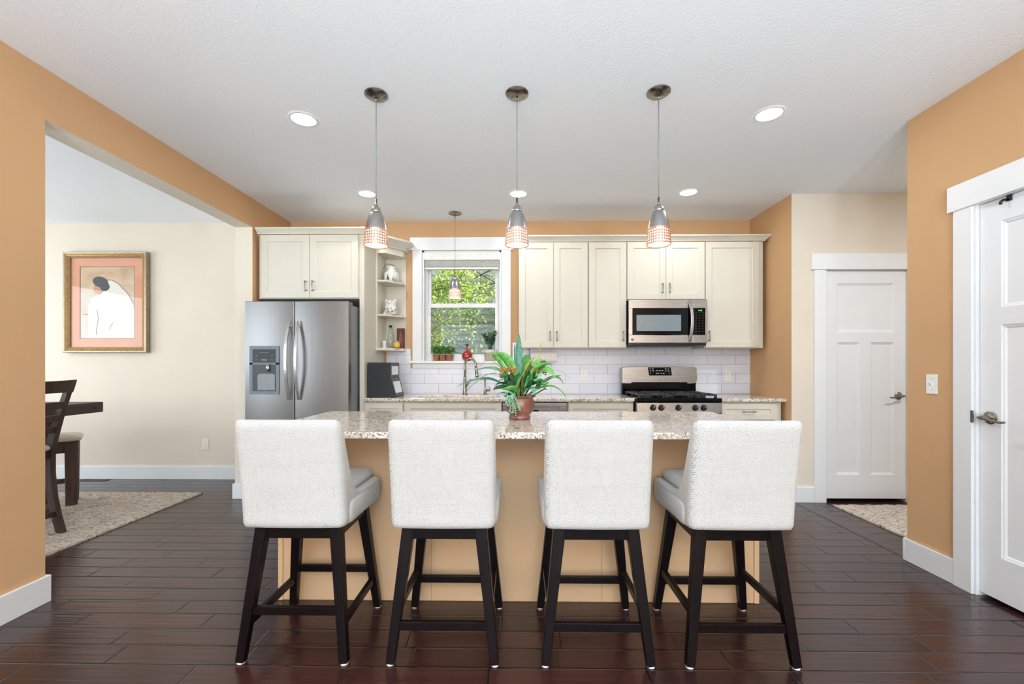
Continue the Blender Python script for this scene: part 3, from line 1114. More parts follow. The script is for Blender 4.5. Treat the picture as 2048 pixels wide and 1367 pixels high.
base_cabinet('cream base cabinet between dishwasher and range', 0.452, 1.056, [('drawer', 0.460, 1.050, DZ0, DZ1, 0.757), ('door', 0.460, 0.753, 0.11, 0.714, 0.72), ('door', 0.757, 1.050, 0.11, 0.714, 0.79)])
base_cabinet('cream base cabinet right of the range', 1.838, 2.401, [('drawer', 1.846, 2.348, DZ0, DZ1, 2.10), ('door', 1.846, 2.348, 0.11, 0.714, 1.88)])

# counters
def slab(name, label, outer, z0, z1, hole=None, bevel=0.006):
    bm = bmesh.new()
    def loop(pts, z):
        vs = [bm.verts.new((p[0], p[1], z)) for p in pts]
        return vs, [bm.edges.new((vs[i], vs[(i + 1) % len(vs)])) for i in range(len(vs))]
    L = []
    for z in (z0, z1):
        vo, eo = loop(outer, z)
        es = list(eo)
        vh = None
        if hole:
            vh, eh = loop(hole, z)
            es += eh
        bmesh.ops.triangle_fill(bm, use_beauty=True, use_dissolve=False, edges=es)
        L.append((vo, vh))
    for k in (0, 1):
        if L[0][k] is None:
            continue
        a, b = L[0][k], L[1][k]
        for i in range(len(a)):
            j = (i + 1) % len(a)
            bm.faces.new((a[i], a[j], b[j], b[i]))
    mb = MB()
    mb.bm.free()
    mb.bm = bm
    return tag(mb.build(name, 'granite', bevel=bevel, seg=3), label, 'countertop')
def rrect(x0, x1, y0, y1, r, n=6):
    pts = []
    for cx, cy, a0 in ((x1 - r, y0 + r, -PI / 2), (x1 - r, y1 - r, 0), (x0 + r, y1 - r, PI / 2), (x0 + r, y0 + r, PI)):
        for k in range(n + 1):
            a = a0 + PI / 2 * k / n
            pts.append((cx + r * math.cos(a), cy + r * math.sin(a)))
    return pts
HOLE = rrect(-0.975, -0.175, 4.085, 4.47, 0.09)
slab('countertop', 'granite countertop with the sink cut in it', [(-1.4245, 4.018), (1.058, 4.018), (1.058, 4.6495), (-1.4245, 4.6495)], 0.884, 0.914, HOLE)
slab('countertop', 'short granite countertop right of the range', [(1.836, 4.018), (2.4295, 4.018), (2.4295, 4.6495), (1.836, 4.6495)], 0.884, 0.914)
slab('island_countertop', 'large polished granite top of the kitchen island', [(-1.245, 1.985), (1.262, 1.985), (1.262, 2.890), (-1.245, 2.890)], 0.884, 0.914)

# sink
sk = thing('sink', 'steel undermount sink set in the granite counter', 'sink', (-0.575, 4.28, 0.70))
mb = MB()
outr = rrect(-0.978, -0.172, 4.082, 4.473, 0.09)
r1 = rrect(-0.965, -0.185, 4.095, 4.46, 0.08)
r2 = rrect(-0.945, -0.205, 4.115, 4.44, 0.07)
mb.rings([[(x, y, 0.8825) for x, y in outr], [(x, y, 0.8825) for x, y in r1], [(x, y, 0.72) for x, y in r1], [(x, y, 0.70) for x, y in r2]], True, False)
mb.poly([(x, y, 0.70) for x, y in r2])
mb.build('basin', 'sink_steel', sk, smooth=False)
mb = MB()
mb.lathe([(0.045, 0.7005), (0.045, 0.703), (0.02, 0.7035)], (-0.575, 4.28, 0), 24)
mb.build('drain', 'chrome', sk)

# faucet
f = thing('faucet', 'brushed nickel gooseneck kitchen faucet behind the sink', 'faucet', (-0.552, 4.535, 0.914))
fx, fy = -0.552, 4.535
mb = MB()
mb.lathe([(0.027, 0.9145), (0.027, 0.922), (0.021, 0.93), (0.019, 0.96), (0.0165, 1.03), (0.0155, 1.10)], (fx, fy, 0), 20)
body = mb.build('body', 'nickel', f, smooth=True)
mb = MB()
pts = [(fx, fy, 1.08), (fx, fy, 1.18)]
R_ = 0.062
dx, dy = 0.94, -0.34
for k in range(0, 13):
    a = PI - PI * k / 12 * 1.02
    rr = R_ + R_ * math.cos(a)
    pts.append((fx + dx * rr, fy + dy * rr, 1.215 + 0.072 * math.sin(a)))
ex, ey = fx + dx * 2 * R_, fy + dy * 2 * R_
pts.append((ex + 0.002, ey, 1.18))
mb.tube(pts, 0.0115, 14)
mb.build('spout', 'nickel', f, smooth=True)
mb = MB()
mb.tube([(ex + 0.002, ey, 1.19), (ex + 0.006, ey, 1.15), (ex + 0.012, ey - 0.004, 1.11), (ex + 0.016, ey - 0.006, 1.09)], [0.013, 0.015, 0.019, 0.0185], 16)
hd = mb.build('spray_head', 'nickel', f, smooth=True)
mb = MB().box(ex - 0.004, ex + 0.010, ey - 0.021, ey - 0.013, 1.128, 1.15)
mb.build('spray_button', 'black_plastic', hd, bevel=0.002)
mb = MB()
mb.tube([(fx + 0.012, fy - 0.005, 1.0), (fx + 0.035, fy - 0.012, 1.03), (fx + 0.062, fy - 0.02, 1.075)], [0.011, 0.009, 0.006], 10)
mb.build('lever', 'nickel', f, smooth=True)
# soap dispenser / side tap
f = thing('soap_dispenser', 'small nickel pump dispenser right of the faucet', 'dispenser', (-0.345, 4.545, 0.914))
fx, fy = -0.345, 4.545
mb = MB()
mb.lathe([(0.022, 0.9145), (0.022, 0.92), (0.014, 0.93), (0.013, 0.965), (0.008, 0.985), (0.006, 1.05), (0.012, 1.058), (0.012, 1.075), (0.006, 1.085)], (fx, fy, 0), 18)
mb.build('body', 'nickel', f, smooth=True)
mb = MB()
mb.tube([(fx + 0.008, fy, 0.957), (fx + 0.03, fy - 0.012, 0.957), (fx + 0.05, fy - 0.02, 0.959)], [0.011, 0.012, 0.010], 12)
mb.tube([(fx + 0.05, fy - 0.02, 0.96), (fx + 0.046, fy - 0.02, 1.0)], [0.005, 0.003], 8)
mb.build('side_lever', 'nickel', f, smooth=True)

# dishwasher
d = thing('dishwasher', 'stainless dishwasher under the counter behind the plant', 'dishwasher', (0.15, 4.34, 0))
rbox('body', 'dark_grey', d, -0.148, 0.448, 4.07, 4.62, 0.02, 0.872, 0.002)
mb = MB()
mb.box(-0.144, 0.444, 4.036, 4.069, 0.12, 0.745)
mb.build('door', 'stainless', d, bevel=0.004)
mb = MB()
mb.box(-0.144, 0.444, 4.036, 4.069, 0.838, 0.874)
mb.box(-0.144, 0.40 - 0.02, 4.048, 4.069, 0.826, 0.838)
mb.box(0.40 - 0.02, 0.444, 4.036, 4.069, 0.75, 0.838)
mb.box(-0.144, -0.10, 4.036, 4.069, 0.75, 0.838)
mb.box(-0.10, 0.38, 4.040, 4.069, 0.75, 0.822)
cp = mb.build('control_panel', 'stainless_h', d, bevel=0.002)
rbox('handle_recess', 'black_plastic', cp, -0.10, 0.38, 4.052, 4.06, 0.815, 0.838, 0.001)
rbox('display', 'black_glass', cp, 0.10, 0.185, 4.0385, 4.041, 0.792, 0.806, 0.0005)
mb = MB()
for k in range(5):
    mb.box(0.21 + k * 0.018, 0.222 + k * 0.018, 4.0392, 4.0405, 0.797 + 0.002 * (k == 2), 0.800 + 0.003 * (k == 2))
mb.build('printing', 'dark_grey', cp)

# ------------------------------------------------------------------ refrigerator
fr = thing('refrigerator', 'stainless side by side refrigerator with ice and water dispenser', 'refrigerator', (-1.93, 4.2, 0))
FX0, FXM, FX1 = -2.388, -1.951, -1.479
def bulged(x0, x1, z0, z1, yf, yb, xa, xb, bulge=0.012, n=10):
    """door whose face bows gently; the bow runs over xa..xb"""
    mb = MB()
    pts = []
    for k in range(n + 1):
        x = x0 + (x1 - x0) * k / n
        s = (x - xa) / (xb - xa) * 2 - 1
        pts.append((x, yf + bulge * s * s))
    pts += [(x1, yb), (x0, yb)]
    mb.prism(pts, 'z', z0, z1)
    return mb
rbox('body', 'mid_grey', fr, -2.380, -1.486, 3.885, 4.62, 0.02, 1.752, 0.004)
hc = rbox('hinge_cover', 'mid_grey', fr, -1.60, -1.486, 3.84, 3.93, 1.7525, 1.776, 0.006)
LD = bulged(FX0, FXM - 0.003, 0.06, 1.775, 3.80, 3.872, FX0 - 0.05, FXM + 0.05).build('left_door', 'stainless', fr, bevel=0.004)
RD = bulged(FXM + 0.003, FX1, 0.06, 1.775, 3.80, 3.872, FXM - 0.05, FX1 + 0.05).build('right_door', 'stainless', fr, bevel=0.004)
rbox('gasket', 'black_plastic', fr, -2.384, -1.484, 3.8725, 3.8845, 0.06, 1.765, 0.0)
def fridge_handle(x, parent):
    mb = MB()
    rs = []
    z0, z1 = 0.918, 1.600
    for k in range(25):
        s = -1 + 2 * k / 24
        z = (z0 + z1) / 2 + s * (z1 - z0) / 2
        y = 3.80 - 0.012 - 0.062 * (1 - s * s)
        rs.append([(x - 0.0115, y, z), (x + 0.0115, y, z), (x + 0.0115, y + 0.014, z), (x - 0.0115, y + 0.014, z)])
    mb.rings(rs)
    mb.box(x - 0.010, x + 0.010, 3.79, 3.806, z0, z0 + 0.05)
    mb.box(x - 0.010, x + 0.010, 3.79, 3.806, z1 - 0.05, z1)
    return mb.build('handle', 'steel_bright', parent, bevel=0.002)
fridge_handle(-1.993, LD)
fridge_handle(-1.908, RD)
# dispenser
dp = rbox('dispenser', 'dispenser_grey', LD, -2.341, -2.080, 3.800, 3.812, 0.965, 1.385, 0.003)
mb = MB()
yf = 3.7945
for a in ((-2.341, -2.080, 1.355, 1.385), (-2.341, -2.080, 1.222, 1.240), (-2.341, -2.080, 0.965, 0.992), (-2.341, -2.312, 0.992, 1.355), (-2.109, -2.080, 0.992, 1.355)):
    mb.box(a[0], a[1], yf, 3.801, a[2], a[3])
mb.build('dispenser_frame', 'dispenser_grey', LD, bevel=0.0015)
rbox('control_display', 'black_glass', LD, -2.312, -2.109, 3.7965, 3.7998, 1.240, 1.355, 0.0005)
mb = MB()
for (x, z, w_, h_) in ((-2.285, 1.30, 0.012, 0.008), (-2.285, 1.262, 0.008, 0.008), (-2.235, 1.258, 0.05, 0.010), (-2.15, 1.30, 0.012, 0.008), (-2.15, 1.262, 0.008, 0.006), (-2.13, 1.262, 0.008, 0.006), (-2.255, 1.325, 0.08, 0.003)):
    mb.box(x, x + w_, 3.7958, 3.7966, z, z + h_)
mb.build('button_lettering', 'ink_grey', LD)
# recess (dark pocket with steel paddle and spout)
rbox('dispenser_recess', 'dark_grey', LD, -2.312, -2.109, 3.7975, 3.7998, 0.992, 1.222, 0.0)
mb = MB()
mb.rings([[(-2.215 + 0.065 * math.cos(a), 3.7972 - 0.004 + 0.0 * k, z + 0) for a in (0, PI)] for k, z in enumerate((1.0, 1.14))], False, False)
mb = MB()
mb.prism([(-2.268, 1.0), (-2.116, 1.0), (-2.116, 1.13), (-2.13, 1.145), (-2.25, 1.145), (-2.268, 1.13)], 'y', 3.7925, 3.797)
mb.build('dispenser_paddle', 'mid_grey', LD, bevel=0.002)
mb = MB()
mb.tube([(-2.175, 3.794, 1.222), (-2.175, 3.79, 1.19), (-2.168, 3.79, 1.165)], [0.018, 0.014, 0.012], 12)
mb.build('water_spout', 'chrome', LD, smooth=True)
# badge
mb = MB().box(-1.590, -1.556, 3.8065, 3.8105, 1.708, 1.742)
bd = mb.build('badge', 'steel_plain', RD, bevel=0.001)
mb = MB()
mb.box(-1.587, -1.560, 3.8052, 3.8066, 1.734, 1.7375)
mb.prism([(-1.587, 1.7305), (-1.560, 1.7265), (-1.560, 1.723), (-1.587, 1.7265)], 'y', 3.8052, 3.8066)
mb.prism([(-1.587, 1.712), (-1.560, 1.722), (-1.560, 1.7185), (-1.575, 1.7115)], 'y', 3.8052, 3.8066)
mb.build('logo', 'ink_black', bd)

# ------------------------------------------------------------------ microwave
mw = thing('microwave', 'stainless over the range microwave with black window', 'microwave', (1.43, 4.45, 1.42))
MX0, MX1, MY, MZ0, MZ1 = 1.062, 1.812, 4.262, 1.425, 1.848
MY = 4.245
rbox('body', 'black_plastic', mw, MX0 + 0.002, MX1 - 0.002, 4.268, YB - 0.001, 1.412, MZ1, 0.003)
mb = MB()
DX1 = 1.668
def mdoor(a, b, zz0, zz1):
    return [(a, zz0), (b, zz0), (b, zz1), (a, zz1)]
mb.box(MX0, DX1, MY, 4.267, 1.765, MZ1)
mb.box(MX0, DX1, MY, 4.267, 1.432, 1.508)
mb.box(MX0, MX0 + 0.035, MY, 4.267, 1.508, 1.765)
door = mb.build('door', 'stainless_h', mw, bevel=0.002)
mb = MB()
bot = [(1.097 + (DX1 - 1.097) * k / 12, 1.514 - 0.010 * math.sin(PI * k / 12)) for k in range(13)]
mb.prism(bot + [(DX1, 1.765), (1.097, 1.765)], 'y', MY - 0.001, 4.266)
win = mb.build('door_window', 'black_glass', door)
rbox('window_screen', 'blue_reflect', win, 1.135, 1.560, MY - 0.0016, MY - 0.0008, 1.545, 1.700, 0.0)
mb = MB()
mb.box(DX1 + 0.003, MX1, MY, 4.267, 1.432, 1.508)
mb.box(DX1 + 0.003, MX1, MY, 4.267, 1.765, MZ1)
mb.box(1.795, MX1, MY, 4.267, 1.508, 1.765)
mb.build('control_frame', 'stainless_h', mw, bevel=0.002)
kp = rbox('control_panel', 'black_glass', mw, DX1 + 0.003, 1.795, MY - 0.001, 4.266, 1.508, 1.765, 0.001)
mb = MB()
for r in range(8):
    for c_ in range(3):
        z = 1.718 - r * 0.0255
        x = 1.700 + c_ * 0.032
        s_ = 0.0035 if r in (3, 4, 5) else 0.006
        mb.box(x, x + s_ * 1.6, MY - 0.0016, MY - 0.0010, z, z + (0.0035 if r in (3, 4, 5) else 0.002))
mb.build('keypad_lettering', 'ink_grey', kp)
def text(name, body, size, loc, m, parent, rot=(PI / 2, 0, 0), ext=0.0004):
    cu = bpy.data.curves.new(name, 'FONT')
    cu.body = body
    cu.size = size
    cu.extrude = ext
    cu.align_x = 'CENTER'
    cu.align_y = 'CENTER'
    cu.materials.append(M[m])
    tmp = bpy.data.objects.new(name, cu)
    me = bpy.data.meshes.new_from_object(tmp)
    bpy.data.objects.remove(tmp)
    o = bpy.data.objects.new(name, me)
    C.objects.link(o)
    o.parent = parent
    o.location = Vector(loc) - wloc(parent)
    o.rotation_euler = rot
    return o
text('clock_digits', '4:48', 0.022, (1.742, MY - 0.0014, 1.742), 'green_digit', kp)
mb = MB()
rs = []
for k in range(17):
    s_ = -1 + 2 * k / 16
    z = 1.640 + s_ * 0.200
    x = 1.636 + 0.016 * (1 - s_ * s_)
    y = MY - 0.010 - 0.038 * (1 - s_ * s_)
    rs.append([(x - 0.0135, y, z), (x + 0.0135, y, z), (x + 0.0135, y + 0.01, z), (x - 0.0135, y + 0.01, z)])
mb.rings(rs)
mb.box(1.626, 1.646, MY - 0.006, MY, 1.44, 1.46)
mb.box(1.626, 1.646, MY - 0.006, MY, 1.82, 1.84)
mb.build('handle', 'steel_bright', door, bevel=0.002)
bd = rbox('badge', 'ink_black', door, 1.085, 1.107, MY - 0.002, MY, 1.452, 1.474, 0.0005)
mb = MB()
mb.box(1.088, 1.104, MY - 0.0026, MY - 0.002, 1.4685, 1.4705)
mb.prism([(1.088, 1.456), (1.104, 1.466), (1.104, 1.463), (1.091, 1.4545)], 'y', MY - 0.0026, MY - 0.002)
mb.build('logo', 'steel_plain', bd)
rbox('vent_grille', 'dark_grey', mw, 1.12, 1.74, 4.30, 4.62, 1.404, 1.412, 0.001)

# ------------------------------------------------------------------ gas range
rg = thing('gas_range', 'stainless gas range with black burner grates', 'range', (1.446, 4.3, 0))
RX0, RX1 = 1.0660, 1.8280
rbox('body', 'dark_grey', rg, RX0 + 0.002, RX1 - 0.002, 4.03, 4.615, 0.02, 0.905, 0.002)
mb = MB()
mb.prism([(3.985, 0.775), (3.972, 0.79), (3.978, 0.878), (3.99, 0.884), (4.03, 0.884), (4.03, 0.775)], 'x', RX0, RX1)
front = mb.build('control_panel', 'stainless_h', rg, bevel=0.002)
mb = MB()
mb.prism([(3.972, 0.885), (3.968, 0.90), (3.985, 0.921), (4.60, 0.921), (4.60, 0.885)], 'x', RX0, RX1)
mb.build('cooktop', 'black_glass', rg, bevel=0.004)
rbox('oven_door', 'stainless_h', rg, RX0 + 0.003, RX1 - 0.003, 3.985, 4.029, 0.18, 0.748, 0.005)
rbox('oven_window', 'black_glass', rg, RX0 + 0.12, RX1 - 0.12, 3.983, 3.986, 0.34, 0.62, 0.0)
mb = MB()
for k in range(9):
    x = RX0 + 0.05 + k * 0.077
    mb.box(x, x + 0.055, 3.99, 4.028, 0.750, 0.757)
mb.build('door_vent', 'black_plastic', rg)
rbox('vent_strip', 'stainless_h', rg, RX0 + 0.01, RX1 - 0.01, 3.992, 4.029, 0.758, 0.7685, 0.001)
rbox('storage_drawer', 'stainless_h', rg, RX0 + 0.003, RX1 - 0.003, 3.99, 4.029, 0.03, 0.174, 0.004)
mb = MB()
mb.tube([(RX0 + 0.06, 3.945, 0.70), (RX1 - 0.06, 3.945, 0.70)], 0.011, 12)
for x in (RX0 + 0.08, RX1 - 0.08):
    mb.box(x - 0.01, x + 0.01, 3.945, 3.986, 0.692, 0.708)
mb.build('oven_handle', 'stainless_h', rg, smooth=False, bevel=0.001)
for x in (1.211, 1.285, 1.437, 1.588, 1.663):
    mb = MB()
    c_ = (x, 3.975, 0.836)
    rr = [(0.0285, 0.0), (0.0285, -0.004), (0.024, -0.006), (0.0235, -0.02), (0.020, -0.026)]
    mb.rings([[(x + r * math.cos(2 * PI * i / 24), 3.975 + q, 0.836 + r * math.sin(2 * PI * i / 24)) for i in range(24)] for r, q in rr])
    k = mb.build('knob', 'black_plastic', front, smooth=True)
    smooth_by_angle(k)
    mb = MB()
    mb.bar((x - 0.004, 3.9460, 0.818), (x + 0.006, 3.9460, 0.857), 0.009, 0.010, right=(1, 0, 0))
    mb.build('grip', 'black_plastic', k, bevel=0.001)
    mb = MB().box(x + 0.0035, x + 0.0065, 3.9405, 3.9412, 0.838, 0.856)
    mb.build('pointer', 'lid_white', k)
mb = MB()
for x in (1.211, 1.285, 1.437, 1.588, 1.663):
    mb.box(x - 0.040, x - 0.034, 3.9742, 3.9752, 0.850, 0.853)
    mb.box(x + 0.034, x + 0.040, 3.9742, 3.9752, 0.850, 0.853)
mb.build('dial_lettering', 'ink_black', front)
# backguard
mb = MB()
prof = [(RX0 + 0.004, 1.03), (RX0 + 0.0, 1.055), (RX0 + 0.0, 1.185), (RX0 + 0.012, 1.198)]
prof += [(RX0 + 0.06 + (RX1 - RX0 - 0.12) * k / 10, 1.200 + 0.009 * math.sin(PI * k / 10)) for k in range(11)]
prof += [(RX1 - 0.012, 1.198), (RX1 - 0.002, 1.185), (RX1 + 0.004, 1.08), (RX1 - 0.006, 1.035), (RX1 - 0.09, 1.025), (RX1 - 0.10, 1.040), (RX0 + 0.10, 1.040), (RX0 + 0.09, 1.028)]
mb.prism(prof, 'y', 4.535, 4.61)
bg = mb.build('backguard', 'stainless_h', rg, bevel=0.004)
rbox('backguard_base', 'black_glass', rg, RX0 + 0.004, RX1 - 0.004, 4.548, 4.61, 0.9215, 1.036, 0.002)
mb = MB()
mb.prism([(1.329, 1.194), (1.340, 1.118), (1.346, 1.112), (1.568, 1.112), (1.573, 1.118), (1.562, 1.190), (1.556, 1.196), (1.335, 1.196)], 'y', 4.5315, 4.5350)
dpl = mb.build('display', 'black_glass', bg)
mb = MB()
for x, z, w_ in ((1.345, 1.180, .014), (1.371, 1.180, .014), (1.347, 1.159, .013), (1.372, 1.159, .018), (1.41, 1.162, .016), (1.437, 1.162, .02), (1.466, 1.162, .018), (1.502, 1.180, .014), (1.530, 1.180, .012), (1.504, 1.159, .013), (1.532, 1.159, .013), (1.412, 1.134, .013), (1.434, 1.134, .009), (1.46, 1.134, .009), (1.482, 1.134, .014), (1.352, 1.136, .006), (1.545, 1.134, .004)):
    mb.box(x, x + w_, 4.5306, 4.5314, z - 0.003, z + 0.003)
mb.build('display_lettering', 'ink_light', dpl)
bd = rbox('badge', 'steel_plain', bg, 1.438, 1.456, 4.5325, 4.535, 1.058, 1.076, 0.0005)
mb = MB().prism([(1.441, 1.062), (1.453, 1.071), (1.453, 1.068), (1.444, 1.061)], 'y', 4.5318, 4.5326)
mb.box(1.441, 1.453, 4.5318, 4.5326, 1.0715, 1.0735)
mb.build('logo', 'ink_black', bd)
# grates: three sections, each with bars, and five burners
for gx0, gx1 in ((RX0 + 0.025, RX0 + 0.262), (RX0 + 0.266, RX1 - 0.266), (RX1 - 0.262, RX1 - 0.025)):
    mb = MB()
    y0, y1, z0 = 4.02, 4.52, 0.940
    w_ = 0.011
    mb.box(gx0, gx1, y0, y0 + w_, z0, z0 + 0.014)
    mb.box(gx0, gx1, y1 - w_, y1, z0, z0 + 0.014)
    mb.box(gx0, gx0 + w_, y0 + w_, y1 - w_, z0, z0 + 0.014)
    mb.box(gx1 - w_, gx1, y0 + w_, y1 - w_, z0, z0 + 0.014)
    ym = (y0 + y1) / 2
    mb.box(gx0 + w_, gx1 - w_, ym - w_ / 2, ym + w_ / 2, z0, z0 + 0.014)
    xm = (gx0 + gx1) / 2
    for yc in ((y0 + ym) / 2, (y1 + ym) / 2):
        for sx in (-1, 1):
            xe = gx0 + w_ if sx < 0 else gx1 - w_
            mb.hexa([(min(xe, xm + sx * 0.03), yc - 0.005, z0), (max(xe, xm + sx * 0.03), yc - 0.005, z0), (max(xe, xm + sx * 0.03), yc + 0.005, z0), (min(xe, xm + sx * 0.03), yc + 0.005, z0)],
                    [(min(xe, xm + sx * 0.03), yc - 0.004, z0 + 0.018), (max(xe, xm + sx * 0.03), yc - 0.004, z0 + 0.018), (max(xe, xm + sx * 0.03), yc + 0.004, z0 + 0.018), (min(xe, xm + sx * 0.03), yc + 0.004, z0 + 0.018)])
        for sy in (-1, 1):
            ya, yb2 = sorted((yc + sy * 0.03, yc + sy * 0.115))
            mb.box(xm - 0.005, xm + 0.005, ya, yb2, z0, z0 + 0.018)
    for px_ in (gx0, gx1 - 0.02):
        for py_ in (y0, y1 - 0.02, ym - 0.01):
            mb.box(px_, px_ + 0.02, py_, py_ + 0.02, 0.9212, z0)
    mb.build('grate', 'black_iron', rg, bevel=0.002)
for bx_, by_, r_ in ((RX0 + 0.143, 4.145, 0.045), (RX0 + 0.143, 4.395, 0.038), (1.447, 4.27, 0.05), (RX1 - 0.143, 4.145, 0.05), (RX1 - 0.143, 4.395, 0.038)):
    mb = MB()
    mb.lathe([(r_ * 1.2, 0.9212), (r_ * 1.15, 0.926), (r_, 0.927), (r_, 0.934), (r_ * 0.9, 0.937)], (bx_, by_, 0), 24)
    mb.build('burner', 'black_iron', rg, smooth=False)

# ------------------------------------------------------------------ island body
il = thing('kitchen_island', 'tan painted kitchen island carrying the granite top', 'kitchen island', (0, 2.55, 0))
mb = MB()
IX0, IX1, IY0, IY1 = -1.222, 1.205, 2.272, 2.83
mb.box(IX0, IX1, IY0, IY1, 0.0, 0.8835)
mb.build('body', 'island_tan', il)
for a, b in ((IX0 - 0.025, IX0 + 0.0), (IX1, IX1 + 0.025)):
    mb = MB().box(a, b, IY0 - 0.008, IY1 + 0.004, 0.0, 0.8835)
    mb.build('end_panel', 'island_tan', il, bevel=0.002)
for x in (-0.45, 0.43):
    MB().box(x - 0.0006, x + 0.0006, IY0 - 0.0006, IY0, 0.0, 0.8835).build('panel_seam', 'cabinet_gap', il)

# ------------------------------------------------------------------ bar stools (built at the origin, back towards -Y)
def make_stool():
    root = thing('bar_stool', '', 'bar stool', (0, 0, 0), 'upholstered stools along the island')
    # upholstered shell: a strip that runs front left -> back -> front right
    hw, yb, yfr = 0.2155, -0.222, 0.232
    path = []
    for k in range(15):
        t_ = 1 - (1 - k / 14) ** 1.9
        path.append((-hw - 0.012 * (1 - t_) ** 1.4, yfr + (yb + 0.035 - yfr) * t_, 1 - t_))
    for a in (25, 50, 75):
        aa = math.radians(a)
        path.append((-hw + 0.035 - 0.035 * math.cos(aa), yb + 0.035 - 0.035 * math.sin(aa), 0))
    for k in range(9):
        path.append((-hw + 0.04 + (2 * hw - 0.08) * k / 8, yb - 0.006 * math.sin(PI * k / 8), 0))
    left = path[:18]
    for p in reversed(left):
        path.append((-p[0], p[1], p[2]))
    zb, zt = 0.548, 0.993
    cols = []
    n = len(path)
    for i, (x, y, side) in enumerate(path):
        # height of the upper rim: tall at the back, swooping down along the arms
        d = max(0.0, (y - (yb + 0.030)))
        if i <= 14 or i >= n - 15:
            q = min(1.0, max(0.0, d - 0.012) / 0.26)
            rim = 0.655 + (zt - 0.006 - 0.655) * (1 - q) ** 5.5
        else:
            rim = zt
        col = []
        for j in range(11):
            f_ = j / 10
            z = zb + (rim - zb) * f_
            lean = -0.062 * max(0.0, (z - 0.60) / 0.41) ** 1.15
            wgt = max(0.0, 1.0 - d / 0.30)
            flare = 0.000 * (f_ - 0.3) * (1 if x > 0 else -1) * (1 if abs(x) > 0.15 else 0) * wgt
            col.append((x + flare, y + lean * wgt, z))
        cols.append(col)
    mb = MB()
    th = 0.045
    outer, inner = [], []
    for i, col in enumerate(cols):
        a = Vector(path[max(0, i - 1)][:2])
        b = Vector(path[min(n - 1, i + 1)][:2])
        tdir = (b - a).normalized()
        nrm = Vector((-tdir.y, tdir.x))     # towards the inside
        o_, in_ = [], []
        for (x, y, z) in col:
            o_.append((x, y, z))
            in_.append((x + nrm.x * th, y + nrm.y * th, z))
        outer.append(o_)
        inner.append(in_)
    rings = []
    for o_, in_ in zip(outer, inner):
        top = [(o_[-1][k] + in_[-1][k]) / 2 for k in range(3)]
        rings.append(o_ + [(top[0], top[1], top[2] + 0.012)] + list(reversed(in_)))
    mb.rings(rings)
    shell = mb.build('backrest', 'fabric_white', root, smooth=True, sub=1)
    # upholstered seat box inside the shell
    def soft_box(x0, x1, y0, y1, z0, z1, r, puff=0.0, nx=8):
        mb = MB()
        secs = []
        lv = [(z0, r * 0.75), (z0 + r * 0.35, r * 0.15), (z0 + r, 0.0), ((z0 + z1) / 2, -0.003), (z1 - r, 0.0), (z1 - r * 0.35, r * 0.2), (z1, r)]
        for z, ins in lv:
            pts = rrect(x0 + ins, x1 - ins, y0 + ins, y1 - ins, 0.045, 6)
            secs.append([(px, py, z + (puff * (z - z0) / (z1 - z0)) * 0.3) for px, py in pts])
        last = secs[-1]
        cx, cy = (x0 + x1) / 2, (y0 + y1) / 2
        for f_, up in ((0.7, 0.6), (0.4, 0.9), (0.1, 1.0)):
            secs.append([(cx + (px - cx) * f_, cy + (py - cy) * f_, pz + puff * 0.7 * up) for px, py, pz in last])
        mb.rings(secs)
        return mb
    soft_box(-0.222, 0.222, -0.185, 0.238, 0.550, 0.650, 0.018).build('seat_base', 'fabric_seat', root, smooth=True)
    cu = soft_box(-0.188, 0.188, -0.165, 0.228, 0.650, 0.700, 0.020, 0.012).build('seat_cushion', 'fabric_seat', root, smooth=True)
    # wooden base: its own little frame so that it can be turned under the swivel
    mb = MB()
    W = 'espresso'
    mb.box(-0.165, 0.165, -0.175, -0.140, 0.495, 0.547)
    mb.box(-0.165, 0.165, 0.140, 0.175, 0.495, 0.547)
    mb.box(-0.175, -0.140, -0.140, 0.140, 0.495, 0.547)
    mb.box(0.140, 0.175, -0.140, 0.140, 0.495, 0.547)
    mb.build('seat_frame', W, root, bevel=0.003)
    mb = MB()
    mb.lathe([(0.11, 0.543), (0.11, 0.549)], (0, 0, 0), 28)
    mb.build('swivel_plate', 'black_iron', root)
    foot = 0.2125
    for sx in (-1, 1):
        for sy in (-1, 1):
            mb = MB()
            top = Vector((sx * 0.150, sy * 0.155, 0.546))
            bot = Vector((sx * foot, sy * foot, 0.007))
            mb.bar(bot, top, 0.034, 0.034, 0.050, 0.046)
            lg = mb.build('leg', W, root, bevel=0.003)
            mb = MB().lathe([(0.012, 0.0), (0.015, 0.001), (0.015, 0.006), (0.013, 0.009)], (bot.x, bot.y, 0), 14)
            gl = mb.build('glide', 'felt_white', lg)
            gl['label'] = 'white plastic glide'
    def at_z(z):
        f_ = (z - 0.007) / (0.560 - 0.007)
        return foot + (0.1525 - foot) * f_
    for axis, z in (('x', 0.152), ('y', 0.205)):
        e = at_z(z)
        for s_ in (-1, 1):
            mb = MB()
            if axis == 'x':
                mb.box(-e + 0.012, e - 0.012, s_ * e - 0.010, s_ * e + 0.010, z - 0.017, z + 0.017)
            else:
                mb.box(s_ * e - 0.010, s_ * e + 0.010, -e + 0.012, e - 0.012, z - 0.017, z + 0.017)
            mb.build('footrest', W, root, bevel=0.002)
    return root
STOOLS = [(-0.922, 1.997, 'white upholstered bar stool in front of the refrigerator, first from the left'),
          (-0.308, 1.997, 'white upholstered bar stool second from the left, left of the potted plant'),
          (0.322, 1.997, 'white upholstered bar stool third from the left, right of the potted plant'),
          (0.903, 1.997, 'white upholstered bar stool in front of the range, last on the right')]
proto = make_stool()
for i, (x, y, lab) in enumerate(STOOLS):
    o = proto if i == 0 else copy_tree(proto)
    o.location = (x, y, 0)
    o['label'] = lab
    if i == 0:
        continue
